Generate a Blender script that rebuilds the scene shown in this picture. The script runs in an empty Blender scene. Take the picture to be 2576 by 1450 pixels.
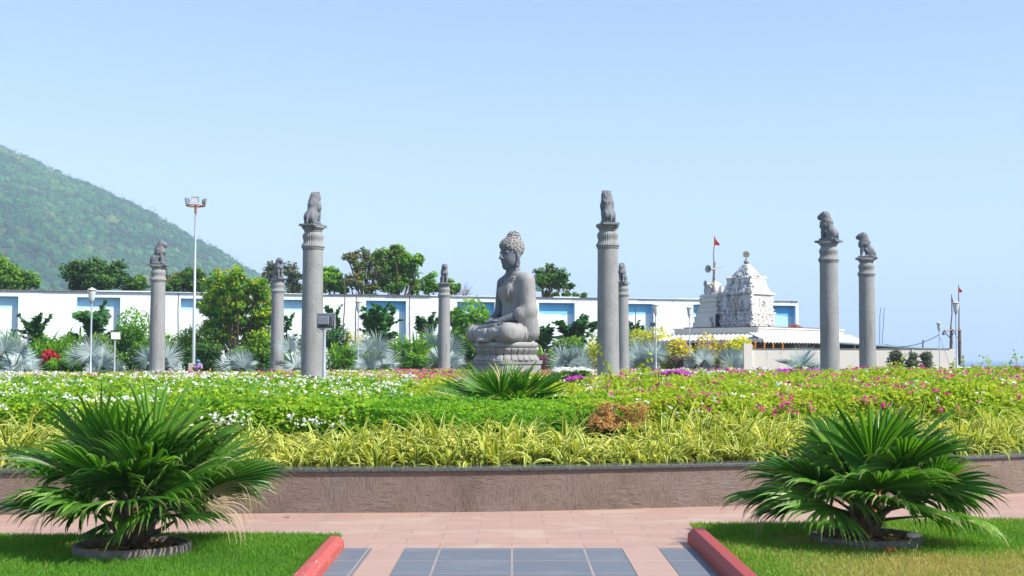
import bpy, math, random
import numpy as np
from mathutils import Vector
random.seed(5)
rng = np.random.default_rng(11)
C = bpy.data.collections.new("scene_objects"); bpy.context.scene.collection.children.link(C)
PI = math.pi
F = 3200.0; CAMZ = 1.6
TH = math.atan(179.0/F)

def at(px, py, Y):
    """world point at depth Y seen at photo position px,py (2576 x 1450 grid); used for surveying positions"""
    dx, dy = px-1288.0, 725.0-py
    ry = F*math.cos(TH) - dy*math.sin(TH); rz = F*math.sin(TH) + dy*math.cos(TH)
    t = Y/ry
    return np.array([dx*t, Y, CAMZ+rz*t])
def zat(py, Y): return float(at(1288, py, Y)[2])
def xat(px, Y, py=904): return float(at(px, py, Y)[0])

# ------------------------------------------------------------------ noise
def sn(x, y, z=0.0, seed=0, f=1.0, octv=3):
    r = np.random.default_rng(seed+100); out = 0.0; a = 1.0; tot = 0
    for o in range(octv):
        for k in range(3):
            d = r.normal(size=3); d /= np.linalg.norm(d)+1e-9
            out = out + a*np.sin(f*(d[0]*x+d[1]*y+d[2]*z)*6.28+r.uniform(0, 6.28)); tot += a*0.7
        f *= 2.1; a *= .55
    return out/tot

# ------------------------------------------------------------------ mesh builder
class G:
    def __init__(s): s.V = []; s.Fl = []; s.M = []; s.S = []; s.R = []; s.U = []; s.n = 0
    def add(s, V, Fs, mat=0, rnd=0.0, cu=0.0, smooth=False):
        V = np.asarray(V, float).reshape(-1, 3); n = len(V)
        if isinstance(Fs, np.ndarray) and Fs.ndim == 2: Fs = [Fs]
        for f in Fs:
            f = np.atleast_2d(np.asarray(f, int))
            s.Fl.append(f+s.n); s.M.append(np.full(len(f), mat)); s.S.append(np.full(len(f), smooth))
        s.V.append(V); s.R.append(np.broadcast_to(np.asarray(rnd, float), (n,))); s.U.append(np.broadcast_to(np.asarray(cu, float), (n,)))
        s.n += n; return s
    def box(s, cx, cy, cz, sx, sy, sz, mat=0, rz=0.0, R=None, rnd=0.0, top=1.0):
        v = np.array([[x*(top if z > 0 else 1), y*(top if z > 0 else 1), z] for z in (-.5, .5) for x, y in ((-.5, -.5), (.5, -.5), (.5, .5), (-.5, .5))])*[sx, sy, sz]
        if R is not None: v = v @ np.asarray(R).T
        if rz: c, q = math.cos(rz), math.sin(rz); v = v @ np.array([[c, q, 0], [-q, c, 0], [0, 0, 1]])
        f = np.array([[0, 3, 2, 1], [4, 5, 6, 7], [0, 1, 5, 4], [1, 2, 6, 5], [2, 3, 7, 6], [3, 0, 4, 7]])
        return s.add(v+[cx, cy, cz], f, mat, rnd)
    def tube(s, P, r, k=8, mat=0, caps=True, rnd=0.0, cu=0.0):
        P = np.asarray(P, float); n = len(P); r = np.broadcast_to(np.asarray(r, float), (n,))
        T = np.gradient(P, axis=0); T /= np.linalg.norm(T, axis=1)[:, None]+1e-12
        ref = np.array([0, 0, 1.]) if abs(T[0][2]) < .9 else np.array([1., 0, 0])
        A = np.cross(ref, T); A /= np.linalg.norm(A, axis=1)[:, None]+1e-12; B = np.cross(T, A)
        th = np.arange(k)*2*PI/k
        V = P[:, None]+r[:, None, None]*(np.cos(th)[None, :, None]*A[:, None]+np.sin(th)[None, :, None]*B[:, None])
        i = np.arange(n-1)[:, None]*k; j = np.arange(k)[None]; j2 = (j+1) % k
        q = np.stack([i+j, i+j2, i+k+j2, i+k+j], -1).reshape(-1, 4)
        s.add(V, q, mat, rnd, cu, smooth=k > 5)
        if caps:
            s.add(V[0], np.arange(k)[::-1][None], mat, rnd, cu); s.add(V[-1], np.arange(k)[None], mat, rnd, cu)
        return s
    def lathe(s, prof, k=32, c=(0, 0, 0), mat=0, flute=None, smooth=True, rnd=0.0, cap=True, sc=(1, 1)):
        prof = np.asarray(prof, float); n = len(prof); th = np.arange(k)*2*PI/k
        rr = prof[:, 0][:, None]*np.ones(k)[None]
        if flute is not None: rr = rr*(1+flute(prof[:, 1][:, None], th[None]))
        V = np.stack([rr*np.cos(th)*sc[0], rr*np.sin(th)*sc[1], prof[:, 1][:, None]*np.ones(k)[None]], -1)+np.asarray(c)
        i = np.arange(n-1)[:, None]*k; j = np.arange(k)[None]; j2 = (j+1) % k
        s.add(V, np.stack([i+j, i+j2, i+k+j2, i+k+j], -1).reshape(-1, 4), mat, rnd, smooth=smooth)
        if cap:
            s.add(V[0], np.arange(k)[::-1][None], mat, rnd); s.add(V[-1], np.arange(k)[None], mat, rnd)
        return s
    def prism(s, pts, z0, z1, mat=0, rnd=0.0):
        p = np.asarray(pts, float); n = len(p)
        V = np.concatenate([np.c_[p, np.full(n, z0)], np.c_[p, np.full(n, z1)]])
        i = np.arange(n); q = np.stack([i, (i+1) % n, (i+1) % n+n, i+n], -1)
        return s.add(V, [q, np.arange(n)[::-1][None], (np.arange(n)+n)[None]], mat, rnd)
    def inst(s, TV, TF, pos, R, sc, mat=0, rnd=None, cu=0.0, smooth=False):
        """copies of a small template: TV (k,3), TF list of face arrays, pos (n,3), R (n,3,3), sc (n,) or (n,3)"""
        pos = np.asarray(pos); n = len(pos)
        if n == 0: return s
        sc = np.asarray(sc, float); sc = sc[:, None] if sc.ndim == 1 else sc
        V = np.einsum('nij,nkj->nki', R, TV[None]*np.broadcast_to(sc, (n, 3))[:, None])+pos[:, None]
        k = len(TV); off = (np.arange(n)*k)[:, None, None]
        r = np.zeros(n) if rnd is None else np.asarray(rnd)
        return s.add(V.reshape(-1, 3), [(f[None]+off).reshape(-1, f.shape[1]) for f in TF], mat, np.repeat(r, k), np.tile(np.broadcast_to(cu, (k,)), n), smooth)
    def obj(s, name, mats, parent=None, loc=None):
        V = np.concatenate(s.V); me = bpy.data.meshes.new(name)
        me.vertices.add(len(V)); me.vertices.foreach_set('co', V.astype(np.float32).ravel())
        sizes = np.concatenate([np.full(len(f), f.shape[1]) for f in s.Fl]); loops = np.concatenate([f.ravel() for f in s.Fl])
        me.loops.add(len(loops)); me.loops.foreach_set('vertex_index', loops.astype(np.int32))
        st = np.concatenate([[0], np.cumsum(sizes)[:-1]])
        me.polygons.add(len(sizes)); me.polygons.foreach_set('loop_start', st.astype(np.int32))
        me.polygons.foreach_set('material_index', np.concatenate(s.M).astype(np.int32))
        me.polygons.foreach_set('use_smooth', np.concatenate(s.S).astype(bool))
        me.update(calc_edges=True)
        a = me.attributes.new('rnd', 'FLOAT', 'POINT'); a.data.foreach_set('value', np.concatenate(s.R).astype(np.float32))
        a = me.attributes.new('cu', 'FLOAT', 'POINT'); a.data.foreach_set('value', np.concatenate(s.U).astype(np.float32))
        for m in (mats if isinstance(mats, (list, tuple)) else [mats]): me.materials.append(m)
        o = bpy.data.objects.new(name, me); C.objects.link(o)
        if parent is not None: o.parent = parent
        if loc is not None: o.location = loc
        return o

def tag(o, label=None, cat=None, group=None, kind=None):
    for k, v in (('label', label), ('category', cat), ('group', group), ('kind', kind)):
        if v: o[k] = v
    return o
def root(name, loc, label, cat, group=None, rz=0.0):
    o = bpy.data.objects.new(name, None); C.objects.link(o); o.location = loc; o.rotation_euler = (0, 0, rz)
    o.empty_display_size = .1
    return tag(o, label, cat, group)
def kids(o): return [c for c in C.objects if c.parent == o]
def copy_tree(o, parent=None):
    c = o.copy(); C.objects.link(c); c.parent = parent
    for k in kids(o): copy_tree(k, c)
    return c
def bevel(o, w=.01, seg=2):
    m = o.modifiers.new('bevel', 'BEVEL'); m.width = w; m.segments = seg; m.limit_method = 'ANGLE'; m.angle_limit = .6
    return o
def nrm(v): v = np.asarray(v, float); return v/(np.linalg.norm(v, axis=-1, keepdims=True)+1e-12)
def frames(d, up):
    """rotation with +x along d and +z close to up"""
    d = nrm(d); y = nrm(np.cross(up, d)); z = np.cross(d, y)
    return np.stack([d, y, z], -1)

# ------------------------------------------------------------------ materials
class NT:
    def __init__(s, name):
        s.m = bpy.data.materials.new(name); s.m.use_nodes = True; s.t = s.m.node_tree; s.t.nodes.clear()
        s.out = s.t.nodes.new('ShaderNodeOutputMaterial'); s.co = None
    def n(s, ty, **kw):
        nd = s.t.nodes.new('ShaderNode'+ty)
        for k, v in kw.items():
            if k.startswith('i_'):
                key = k[2:].replace('_', ' ')
                nd.inputs[key].default_value = v
            else: setattr(nd, k, v)
        return nd
    def l(s, a, b): s.t.links.new(a, b)
    def coord(s, scale=(1, 1, 1), which='Object'):
        tc = s.n('TexCoord'); mp = s.n('Mapping'); mp.inputs['Scale'].default_value = scale
        s.l(tc.outputs[which], mp.inputs[0]); return mp.outputs[0]
    def noise(s, scale, det=4, rough=.6, vec=None, dist=0):
        nd = s.n('TexNoise', i_Scale=scale, i_Detail=det, i_Roughness=rough, i_Distortion=dist)
        if vec is None: vec = s.coord()
        s.l(vec, nd.inputs['Vector']); return nd.outputs['Fac']
    def ramp(s, fac, stops, interp='LINEAR'):
        r = s.n('ValToRGB'); r.color_ramp.interpolation = interp; e = r.color_ramp.elements
        while len(e) < len(stops): e.new(.5)
        for x, (p, c) in zip(e, stops):
            x.position = p; x.color = (c[0], c[1], c[2], 1) if not isinstance(c, (int, float)) else (c, c, c, 1)
        s.l(fac, r.inputs[0]); return r.outputs[0]
    def mix(s, fac, a, b, blend='MIX'):
        m = s.n('Mix', data_type='RGBA', blend_type=blend)
        for sock, v in ((m.inputs[0], fac), (m.inputs[6], a), (m.inputs[7], b)):
            if isinstance(v, (int, float)): sock.default_value = v
            elif isinstance(v, (tuple, list)): sock.default_value = (v[0], v[1], v[2], 1)
            else: s.l(v, sock)
        return m.outputs[2]
    def attr(s, name): return s.n('Attribute', attribute_name=name).outputs['Fac']
    def bsdf(s, col, rough=.8, bump=None, bstr=.3, bdist=.01, spec=.3, metal=0, **kw):
        b = s.n('BsdfPrincipled'); b.inputs['Roughness'].default_value = rough if isinstance(rough, (int, float)) else .5
        if not isinstance(rough, (int, float)): s.l(rough, b.inputs['Roughness'])
        b.inputs['Specular IOR Level'].default_value = spec; b.inputs['Metallic'].default_value = metal
        if isinstance(col, (tuple, list)): b.inputs['Base Color'].default_value = (*col[:3], 1)
        else: s.l(col, b.inputs['Base Color'])
        for k, v in kw.items(): b.inputs[k.replace('_', ' ')].default_value = v
        if bump is not None:
            bp = s.n('Bump', i_Strength=bstr, i_Distance=bdist); s.l(bump, bp.inputs['Height']); s.l(bp.outputs[0], b.inputs['Normal'])
        return b
    def done(s, b): s.l(b.outputs[0], s.out.inputs['Surface']); return s.m

def plain(name, col, rough=.6, metal=0, var=.25, sc=6, spec=.3, bump=.15):
    t = NT(name); v = t.coord()
    f = t.noise(sc, 5, .65, v)
    c = t.ramp(f, [(.3, tuple(x*(1-var) for x in col)), (.7, tuple(min(1, x*(1+var*.6)) for x in col))])
    return t.done(t.bsdf(c, rough, bump=f, bstr=bump, spec=spec, metal=metal))

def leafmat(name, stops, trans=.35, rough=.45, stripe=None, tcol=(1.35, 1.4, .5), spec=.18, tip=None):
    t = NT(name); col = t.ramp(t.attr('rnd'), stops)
    if stripe:
        cu = t.attr('cu'); col = t.mix(t.ramp(cu, [(.45, 0.), (.6, 1.)]), col, stripe)
    if tip:
        cu = t.attr('cu'); col = t.mix(t.ramp(cu, [(.8, 0.), (.97, 1.)]), col, tip)
    b = t.bsdf(col, rough, spec=spec)
    tr = t.n('BsdfTranslucent'); t.l(t.mix(1.0, col, tcol, 'MULTIPLY'), tr.inputs[0])
    m = t.n('MixShader'); m.inputs[0].default_value = trans
    t.l(b.outputs[0], m.inputs[1]); t.l(tr.outputs[0], m.inputs[2]); t.l(m.outputs[0], t.out.inputs['Surface'])
    return t.m

# ------------------------------------------------------------------ implicit surfaces
def surfnet(f, lo, hi, h):
    lo = np.array(lo, float); n = np.ceil((np.array(hi)-lo)/h).astype(int)+1
    ax = [lo[i]+np.arange(n[i])*h for i in range(3)]
    P = np.stack(np.meshgrid(*ax, indexing='ij'), -1)
    v = f(P).astype(np.float32); s = v < 0
    c = [(i, j, k) for i in (0, 1) for j in (0, 1) for k in (0, 1)]
    sl = lambda a, o: a[o[0]:n[0]-1+o[0], o[1]:n[1]-1+o[1], o[2]:n[2]-1+o[2]]
    cnt = sum(sl(s, o).astype(int) for o in c); act = (cnt > 0) & (cnt < 8)
    idx = np.argwhere(act); vals = {o: sl(v, o)[act] for o in c}
    acc = np.zeros((len(idx), 3)); num = np.zeros(len(idx))
    for a in c:
        for d in range(3):
            if a[d]: continue
            b = tuple(a[i]+(i == d) for i in range(3)); va, vb = vals[a], vals[b]
            m = (va < 0) != (vb < 0); t = va/(va-vb+1e-12*(va == vb))
            p = np.tile(np.array(a, float), (len(idx), 1)); p[:, d] += t
            acc[m] += p[m]; num[m] += 1
    V = lo+(idx+acc/num[:, None])*h
    im = np.full(act.shape, -1); im[act] = np.arange(len(idx))
    Q = []
    for d in range(3):
        e1, e2 = (d+1) % 3, (d+2) % 3
        A = [slice(1, -1)]*3; A[d] = slice(0, -1); B = list(A); B[d] = slice(1, None)
        sa, sb = s[tuple(A)], s[tuple(B)]
        ij = np.argwhere(sa != sb); inside = sa[sa != sb]
        ij = ij+np.array([0 if i == d else 1 for i in range(3)])
        def cell(o1, o2):
            q = ij.copy(); q[:, e1] += o1; q[:, e2] += o2
            return im[q[:, 0], q[:, 1], q[:, 2]]
        q = np.stack([cell(-1, -1), cell(0, -1), cell(0, 0), cell(-1, 0)], -1)
        q[~inside] = q[~inside][:, ::-1]; Q.append(q)
    Q = np.concatenate(Q); Q = Q[(Q >= 0).all(1)]
    return V, Q
def cap(P, a, b, ra, rb=None):
    rb = ra if rb is None else rb; a = np.array(a, float); ab = np.array(b, float)-a
    h = np.clip(((P-a)@ab)/(ab@ab), 0, 1); return np.linalg.norm(P-a-h[..., None]*ab, axis=-1)-(ra+(rb-ra)*h)
def ell(P, c, r):
    q = (P-np.array(c, float)); r = np.array(r, float); k0 = np.linalg.norm(q/r, axis=-1); k1 = np.linalg.norm(q/(r*r), axis=-1)
    return k0*(k0-1)/(k1+1e-9)
def smin(a, b, k=.1):
    h = np.clip(.5+.5*(b-a)/k, 0, 1); return b*(1-h)+a*h-k*h*(1-h)
def smins(L, k):
    o = L[0]
    for x in L[1:]: o = smin(o, x, k)
    return o

# leaf templates (x = length axis)
LEAF = (np.array([[0, 0, 0], [.45, .34, .07], [.45, -.34, .07], [1, 0, -.06]]), [np.array([[0, 2, 1], [1, 2, 3]])])
LEAFN = (np.array([[0, 0, 0], [.4, .16, .05], [.4, -.16, .05], [1, 0, -.08]]), [np.array([[0, 2, 1], [1, 2, 3]])])
LEAF6 = (np.array([[0, 0, 0], [.3, .2, .03], [.3, -.2, .03], [.3, 0, -.02], [.7, .17, -.02], [.7, -.17, -.02], [.7, 0, -.06], [1, 0, -.22]]),
         [np.array([[0, 3, 1], [0, 2, 3], [4, 6, 7], [6, 5, 7]]), np.array([[1, 3, 6, 4], [3, 2, 5, 6]])])
def scatter_leaves(g, pos, nor, size, tpl=LEAF, mat=0, rnd=None, spread=.9, droop=.2, r=rng):
    n = len(pos)
    if n == 0: return
    d = nrm(r.normal(size=(n, 3))*[1, 1, .6]+nor*.25-np.array([0, 0, droop]))
    up = nrm(nor+r.normal(size=(n, 3))*spread*.5)
    rn = r.random(n) if rnd is None else rnd
    g.inst(tpl[0], tpl[1], pos-d*0.3*np.asarray(size)[:, None], frames(d, up), size, mat, rn)
HAZE_D = 3.2e-4; HAZE_C = (.64, .76, 1.0); HAZE_TOP = 420.0; SKY_AIR = 1.0; SKY_DUST = 1.0; SKY_OZ = 1.9; SKY_S = .132; SUN_E = 5.0; EXPO = 0.66
# ------------------------------------------------------------------ materials of the place
def stone_mat(name, base, fleck, dark=(.07, .07, .075), sc=1.0, streak=True, bright=(.55, .55, .55)):
    t = NT(name); v = t.coord()
    big = t.noise(1.1*sc, 4, .6, v); fine = t.noise(38*sc, 3, .7, v)
    vo = t.n('TexVoronoi', i_Scale=21*sc, i_Randomness=1.0); mp = t.coord((1, 1, .55)); mix = t.n('VectorMath', operation='ADD')
    nz = t.n('TexNoise', i_Scale=9*sc); t.l(mp, nz.inputs[0]); t.l(mp, mix.inputs[0]); sc_ = t.n('VectorMath', operation='SCALE'); sc_.inputs['Scale'].default_value = .16
    t.l(nz.outputs['Color'], sc_.inputs[0]); t.l(sc_.outputs[0], mix.inputs[1]); t.l(mix.outputs[0], vo.inputs['Vector'])
    col = t.ramp(big, [(.3, tuple(x*.82 for x in base)), (.7, tuple(x*1.12 for x in base))])
    col = t.mix(t.ramp(fine, [(.35, 0.), (.65, .5)]), col, tuple(x*1.25 for x in base))
    col = t.mix(t.ramp(vo.outputs['Distance'], [(.15, fleck), (.27, 0.)]), col, dark)
    if streak:
        st = t.noise(3.2*sc, 4, .6, t.coord((1.6, 1.6, .16)), .4)
        col = t.mix(t.ramp(st, [(.565, 0.), (.70, .5)]), col, tuple(x*.45 for x in base))
        st2 = t.noise(5.2*sc, 4, .5, t.coord((2.1, 2.1, .10)), .3)
        col = t.mix(t.ramp(st2, [(.655, 0.), (.70, .45)]), col, bright)
    return t.done(t.bsdf(col, .75, bump=fine, bstr=.35, bdist=.008*sc**-1, spec=.3))
M = {}
M['column_stone'] = stone_mat('column_granite', (.265, .265, .263), .65)
M['statue_stone'] = stone_mat('statue_granite_speckled', (.272, .266, .26), .5, sc=.9)
M['skin_stone'] = stone_mat('statue_granite_smooth', (.125, .14, .165), .12, bright=(.6, .6, .6))
M['hair_stone'] = stone_mat('statue_granite_curls', (.30, .29, .28), .2)
M['capital_stone'] = stone_mat('capital_granite', (.255, .258, .255), .1)
M['lion_stone'] = stone_mat('lion_granite', (.16, .17, .185), .1, sc=1.6)
M['mane_stone'] = stone_mat('mane_granite', (.175, .18, .19), .1, sc=1.6)

def paver_mat(name, c1, c2, joint, sx, sy, jw=.012, off=.5, blotch=None):
    t = NT(name); v = t.coord()
    br = t.n('TexBrick', i_Scale=1.0, i_Mortar_Size=jw, i_Mortar_Smooth=.1, i_Bias=0.0, i_Brick_Width=sx, i_Row_Height=sy)
    br.offset = off; t.l(v, br.inputs['Vector'])
    for k, c in (('Color1', c1), ('Color2', c2), ('Mortar', joint)): br.inputs[k].default_value = (*c, 1)
    f = t.noise(2.1, 6, .7, v); fine = t.noise(45, 3, .6, v)
    col = t.mix(t.ramp(f, [(.36, 0.), (.7, .55)]), br.outputs['Color'], tuple(x*1.22 for x in c1))
    if blotch:
        f2 = t.noise(1.3, 3, .5, t.coord((1, 1.6, 1)), .6); col = t.mix(t.ramp(f2, [(.56, 0.), (.66, .6)]), col, blotch)
    col = t.mix(t.ramp(fine, [(.4, 0.), (.75, .25)]), col, tuple(x*.7 for x in c1))
    st = t.noise(.9, 6, .75, t.coord((1.3, 1, 1)), 1.2); col = t.mix(t.ramp(st, [(.6, 0.), (.75, .35)]), col, tuple(x*.62 for x in c1))
    return t.done(t.bsdf(col, .62, bump=br.outputs['Fac'], bstr=-.25, bdist=.004, spec=.35))
M['pink_paver'] = paver_mat('pink_sandstone_pavers', (.385, .25, .20), (.43, .285, .235), (.29, .19, .155), .62, .31, .007, blotch=(.50, .385, .30))
M['pink_tile'] = paver_mat('pink_tile_strip', (.39, .26, .21), (.42, .285, .235), (.52, .38, .29), 3, .6, .006, 0)
M['blue_tile'] = paver_mat('blue_grey_slate_tiles', (.125, .142, .17), (.145, .163, .19), (.4, .31, .25), .605, .6, .008, 0, blotch=(.18, .205, .235))
# rough combed plaster
t = NT('combed_brown_plaster'); v = t.coord()
big = t.noise(1.3, 5, .65, v, .6); comb = t.noise(14, 5, .7, t.coord((3.2, 3.2, .9)), .8); comb2 = t.noise(9, 4, .6, t.coord((1, 1, 4.2)), .8)
patch = t.noise(2.6, 3, .5, v)
hb = t.mix(t.ramp(patch, [(.42, 0.), (.58, 1.)]), comb, comb2)
col = t.ramp(big, [(.3, (.15, .115, .093)), (.5, (.215, .160, .13)), (.68, (.20, .165, .15))])
col = t.mix(t.ramp(hb, [(.34, .55), (.55, 0.)]), col, (.085, .062, .05))
w = t.noise(.8, 6, .7, v, 1.5); col = t.mix(t.ramp(w, [(.62, 0.), (.75, .5)]), col, (.33, .27, .24))
M['plaster'] = t.done(t.bsdf(col, .85, bump=hb, bstr=.8, bdist=.02, spec=.2))
t = NT('polished_dark_granite'); v = t.coord(); f = t.noise(60, 3, .6, v)
M['coping'] = t.done(t.bsdf(t.ramp(f, [(.35, (.035, .045, .045)), (.7, (.15, .16, .16))]), .12, spec=.5))
# kerbs, worn red paint
def kerb_mat(name, red, wear):
    t = NT(name); v = t.coord(); f = t.noise(7.5, 8, .8, t.coord((2.6, .55, 2.2)), .5); g2 = t.noise(30, 3, .6, v)
    col = t.mix(t.ramp(g2, [(.3, 0.), (.8, .35)]), red, tuple(x*.7 for x in red))
    col = t.mix(t.ramp(f, [(wear, 0.), (wear+.012, 1.)]), col, (.58, .47, .38))
    return t.done(t.bsdf(col, .6, bump=g2, bstr=.2))
M['kerb_red'] = kerb_mat('worn_red_kerb_paint', (.43, .085, .07), .60)
M['kerb_shaded'] = kerb_mat('shaded_red_kerb_paint', (.34, .06, .055), .66)  # same red, darkened for the kerb face turned away from the sun
M['soil'] = plain('garden_soil', (.085, .055, .035), .95, sc=14, var=.5, bump=.8)
M['bed_soil'] = plain('bed_soil', (.07, .06, .03), .95, sc=5, var=.4, bump=.6)
t = NT('lawn_ground'); v = t.coord(); f = t.noise(1.6, 5, .65, v); f2 = t.noise(40, 3, .6, v)
col = t.ramp(f, [(.35, (.07, .13, .02)), (.6, (.12, .19, .035)), (.75, (.2, .19, .07))]); col = t.mix(t.ramp(f2, [(.3, .5), (.6, 0.)]), col, (.04, .05, .012))
M['lawn'] = t.done(t.bsdf(col, .95, bump=f2, bstr=.6))
t = NT('dry_land'); f = t.noise(.05, 6, .6); M['land'] = t.done(t.bsdf(t.ramp(f, [(.35, (.10, .13, .045)), (.7, (.22, .2, .12))]), .95))
t = NT('sea_water'); f = t.noise(.06, 5, .65, t.coord((.5, 1.6, 1))); f2 = t.noise(.008, 4, .6, t.coord((.2, 1.2, 1)))
col = t.ramp(f2, [(.35, (.02, .115, .20)), (.7, (.035, .16, .26))])
M['sea'] = t.done(t.bsdf(col, .35, bump=f, bstr=.5, bdist=.6, spec=.5))
M['concrete'] = plain('ring_concrete', (.17, .155, .13), .9, sc=18, var=.35, bump=.5)
M['concrete_pale'] = plain('pale_concrete', (.5, .45, .37), .85, sc=9, var=.2, bump=.3)
M['galv'] = plain('galvanised_steel', (.42, .46, .50), .42, metal=.25, var=.2, sc=20)
M['galv_dark'] = plain('weathered_grey_metal', (.23, .26, .29), .45, metal=.3, var=.3, sc=30)
M['housing'] = plain('grey_cast_housing', (.16, .18, .20), .5, metal=.3, var=.25, sc=25)
M['frame_dark'] = plain('dark_lamp_frame', (.045, .055, .07), .5, var=.3, sc=25)
M['rust'] = plain('rusty_orange_paint', (.42, .17, .08), .8, var=.45, sc=22)
M['wood'] = plain('weathered_wood_pole', (.16, .115, .09), .9, var=.4, sc=14, bump=.5)
M['bamboo'] = plain('pale_bamboo', (.48, .36, .22), .7, var=.3, sc=14)
M['white_paint'] = plain('white_paint', (.78, .78, .76), .5, var=.1, sc=8)
M['cap_white'] = plain('lamp_cap_white', (.52, .48, .43), .5, var=.3, sc=20)
M['black'] = plain('black_plastic', (.012, .016, .028), .45, var=.3)
M['horn'] = plain('horn_grey_enamel', (.42, .43, .42), .45, var=.15)
M['pot'] = plain('dark_metal_pot', (.13, .09, .08), .45, metal=.4)
M['brick_red'] = plain('loose_red_bricks', (.40, .13, .075), .9, var=.4, sc=3)
M['flag_red'] = leafmat('red_flag_cloth', [(0, (.75, .07, .03)), (1, (.85, .10, .04))], .5, .8, tcol=(1, 1, 1), spec=.1)
M['flag_maroon'] = leafmat('maroon_flag_cloth', [(0, (.22, .03, .05)), (1, (.3, .04, .06))], .3, .8, tcol=(1, 1, 1), spec=.1)
M['shed_top'] = plain('shed_sheet_roof', (.25, .33, .36), .5, var=.2); M['shed_shade'] = plain('shed_shade_tone', (.03, .032, .045), .8)  # the near-black tone stands for shade under the shed roof
M['marigold'] = plain('marigold_orange', (.85, .30, .01), .8, var=.3, sc=12)
M['bark'] = plain('tree_bark', (.10, .075, .055), .95, var=.4, sc=9, bump=.7)
M['bark_pale'] = plain('pale_bark', (.23, .18, .14), .95, var=.4, sc=9, bump=.7)
t = NT('lamp_glass'); fr = t.n('LayerWeight', i_Blend=.35)
b = t.bsdf(t.ramp(fr.outputs['Facing'], [(0, (.62, .66, .66)), (1, (.85, .88, .9))]), .12, spec=.5, Transmission_Weight=.22)
M['lamp_glass'] = t.done(b)
M['lens'] = plain('led_lens', (.75, .80, .82), .2, var=.06, spec=.5)
M['lens_dark'] = plain('lens_glass_dark', (.22, .32, .34), .12, var=.1, spec=.6)

# boundary wall paints
def wallpaint(name, c, stain, blue=None, peel=.0):
    t = NT(name); v = t.coord(); f = t.noise(.5, 5, .6, v)
    col = t.ramp(f, [(.3, tuple(x*.93 for x in c)), (.7, c)])
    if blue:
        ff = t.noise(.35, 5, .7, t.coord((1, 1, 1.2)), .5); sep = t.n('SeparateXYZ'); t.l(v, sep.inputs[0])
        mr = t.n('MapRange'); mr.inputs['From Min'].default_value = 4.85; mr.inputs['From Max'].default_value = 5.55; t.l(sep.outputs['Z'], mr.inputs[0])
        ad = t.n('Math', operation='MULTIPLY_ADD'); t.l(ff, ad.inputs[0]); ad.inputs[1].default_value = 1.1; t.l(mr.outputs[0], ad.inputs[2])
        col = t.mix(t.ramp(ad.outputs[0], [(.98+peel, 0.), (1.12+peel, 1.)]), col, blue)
    g = t.noise(1.3, 7, .8, t.coord((1.5, 1.5, .35)), 1.1)
    col = t.mix(t.ramp(g, [(.60-stain*.12, 0.), (.74-stain*.1, .6)]), col, (.27, .28, .30))
    return t.done(t.bsdf(col, .8, bump=g, bstr=.1, spec=.2))
M['wall_white'] = wallpaint('white_pale_blue_wall_paint', (.76, .83, .86), .15)
M['wall_stain'] = wallpaint('stained_white_wall_paint', (.78, .82, .84), .75)
M['recess_white'] = wallpaint('recess_white_paint_blue_shade', (.76, .83, .87), .0, blue=(.48, .74, .92), peel=-.02)  # white paint; the blue top band is recess shadow put into the colour
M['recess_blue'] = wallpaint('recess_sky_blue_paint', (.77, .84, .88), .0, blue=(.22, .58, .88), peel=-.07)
M['reveal'] = plain('sky_blue_reveal_paint_and_shade', (.33, .66, .92), .8, var=.12)  # real blue on right panels; on left ones blue shade put into the colour
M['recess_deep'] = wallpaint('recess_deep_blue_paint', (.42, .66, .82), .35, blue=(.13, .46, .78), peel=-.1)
M['wall_cap'] = plain('mouldy_wall_cap', (.22, .21, .20), .95, sc=4, var=.6)
M['cream'] = wallpaint('cream_compound_wall', (.74, .69, .62), .35)
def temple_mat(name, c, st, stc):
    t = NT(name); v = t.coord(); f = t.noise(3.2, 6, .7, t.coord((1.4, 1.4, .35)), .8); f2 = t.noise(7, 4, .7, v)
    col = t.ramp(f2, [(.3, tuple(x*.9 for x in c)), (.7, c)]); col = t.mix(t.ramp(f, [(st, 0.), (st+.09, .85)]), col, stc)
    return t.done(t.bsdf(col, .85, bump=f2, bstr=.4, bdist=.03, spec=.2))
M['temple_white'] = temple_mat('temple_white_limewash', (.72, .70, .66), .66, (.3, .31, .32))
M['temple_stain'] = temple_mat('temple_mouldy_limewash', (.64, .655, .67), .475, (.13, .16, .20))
M['temple_niche'] = plain('niche_plaster', (.5, .42, .36), .9, sc=5)
M['finial'] = plain('dull_brass', (.24, .21, .17), .5, metal=.4)
t = NT('dark_brick_cladding'); br = t.n('TexBrick', i_Scale=1.0, i_Mortar_Size=.015, i_Brick_Width=.32, i_Row_Height=.12)
mp = t.n('Mapping'); tc = t.n('TexCoord'); sp = t.n('SeparateXYZ'); cb = t.n('CombineXYZ'); ad = t.n('Math', operation='ADD')
t.l(tc.outputs['Object'], sp.inputs[0]); t.l(sp.outputs[0], ad.inputs[0]); t.l(sp.outputs[1], ad.inputs[1]); t.l(ad.outputs[0], cb.inputs[0]); t.l(sp.outputs[2], cb.inputs[1]); t.l(cb.outputs[0], br.inputs['Vector'])
for k, c in (('Color1', (.10, .035, .03)), ('Color2', (.035, .022, .025)), ('Mortar', (.3, .25, .23))): br.inputs[k].default_value = (*c, 1)
M['brick_clad'] = t.done(t.bsdf(br.outputs['Color'], .6))

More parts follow.
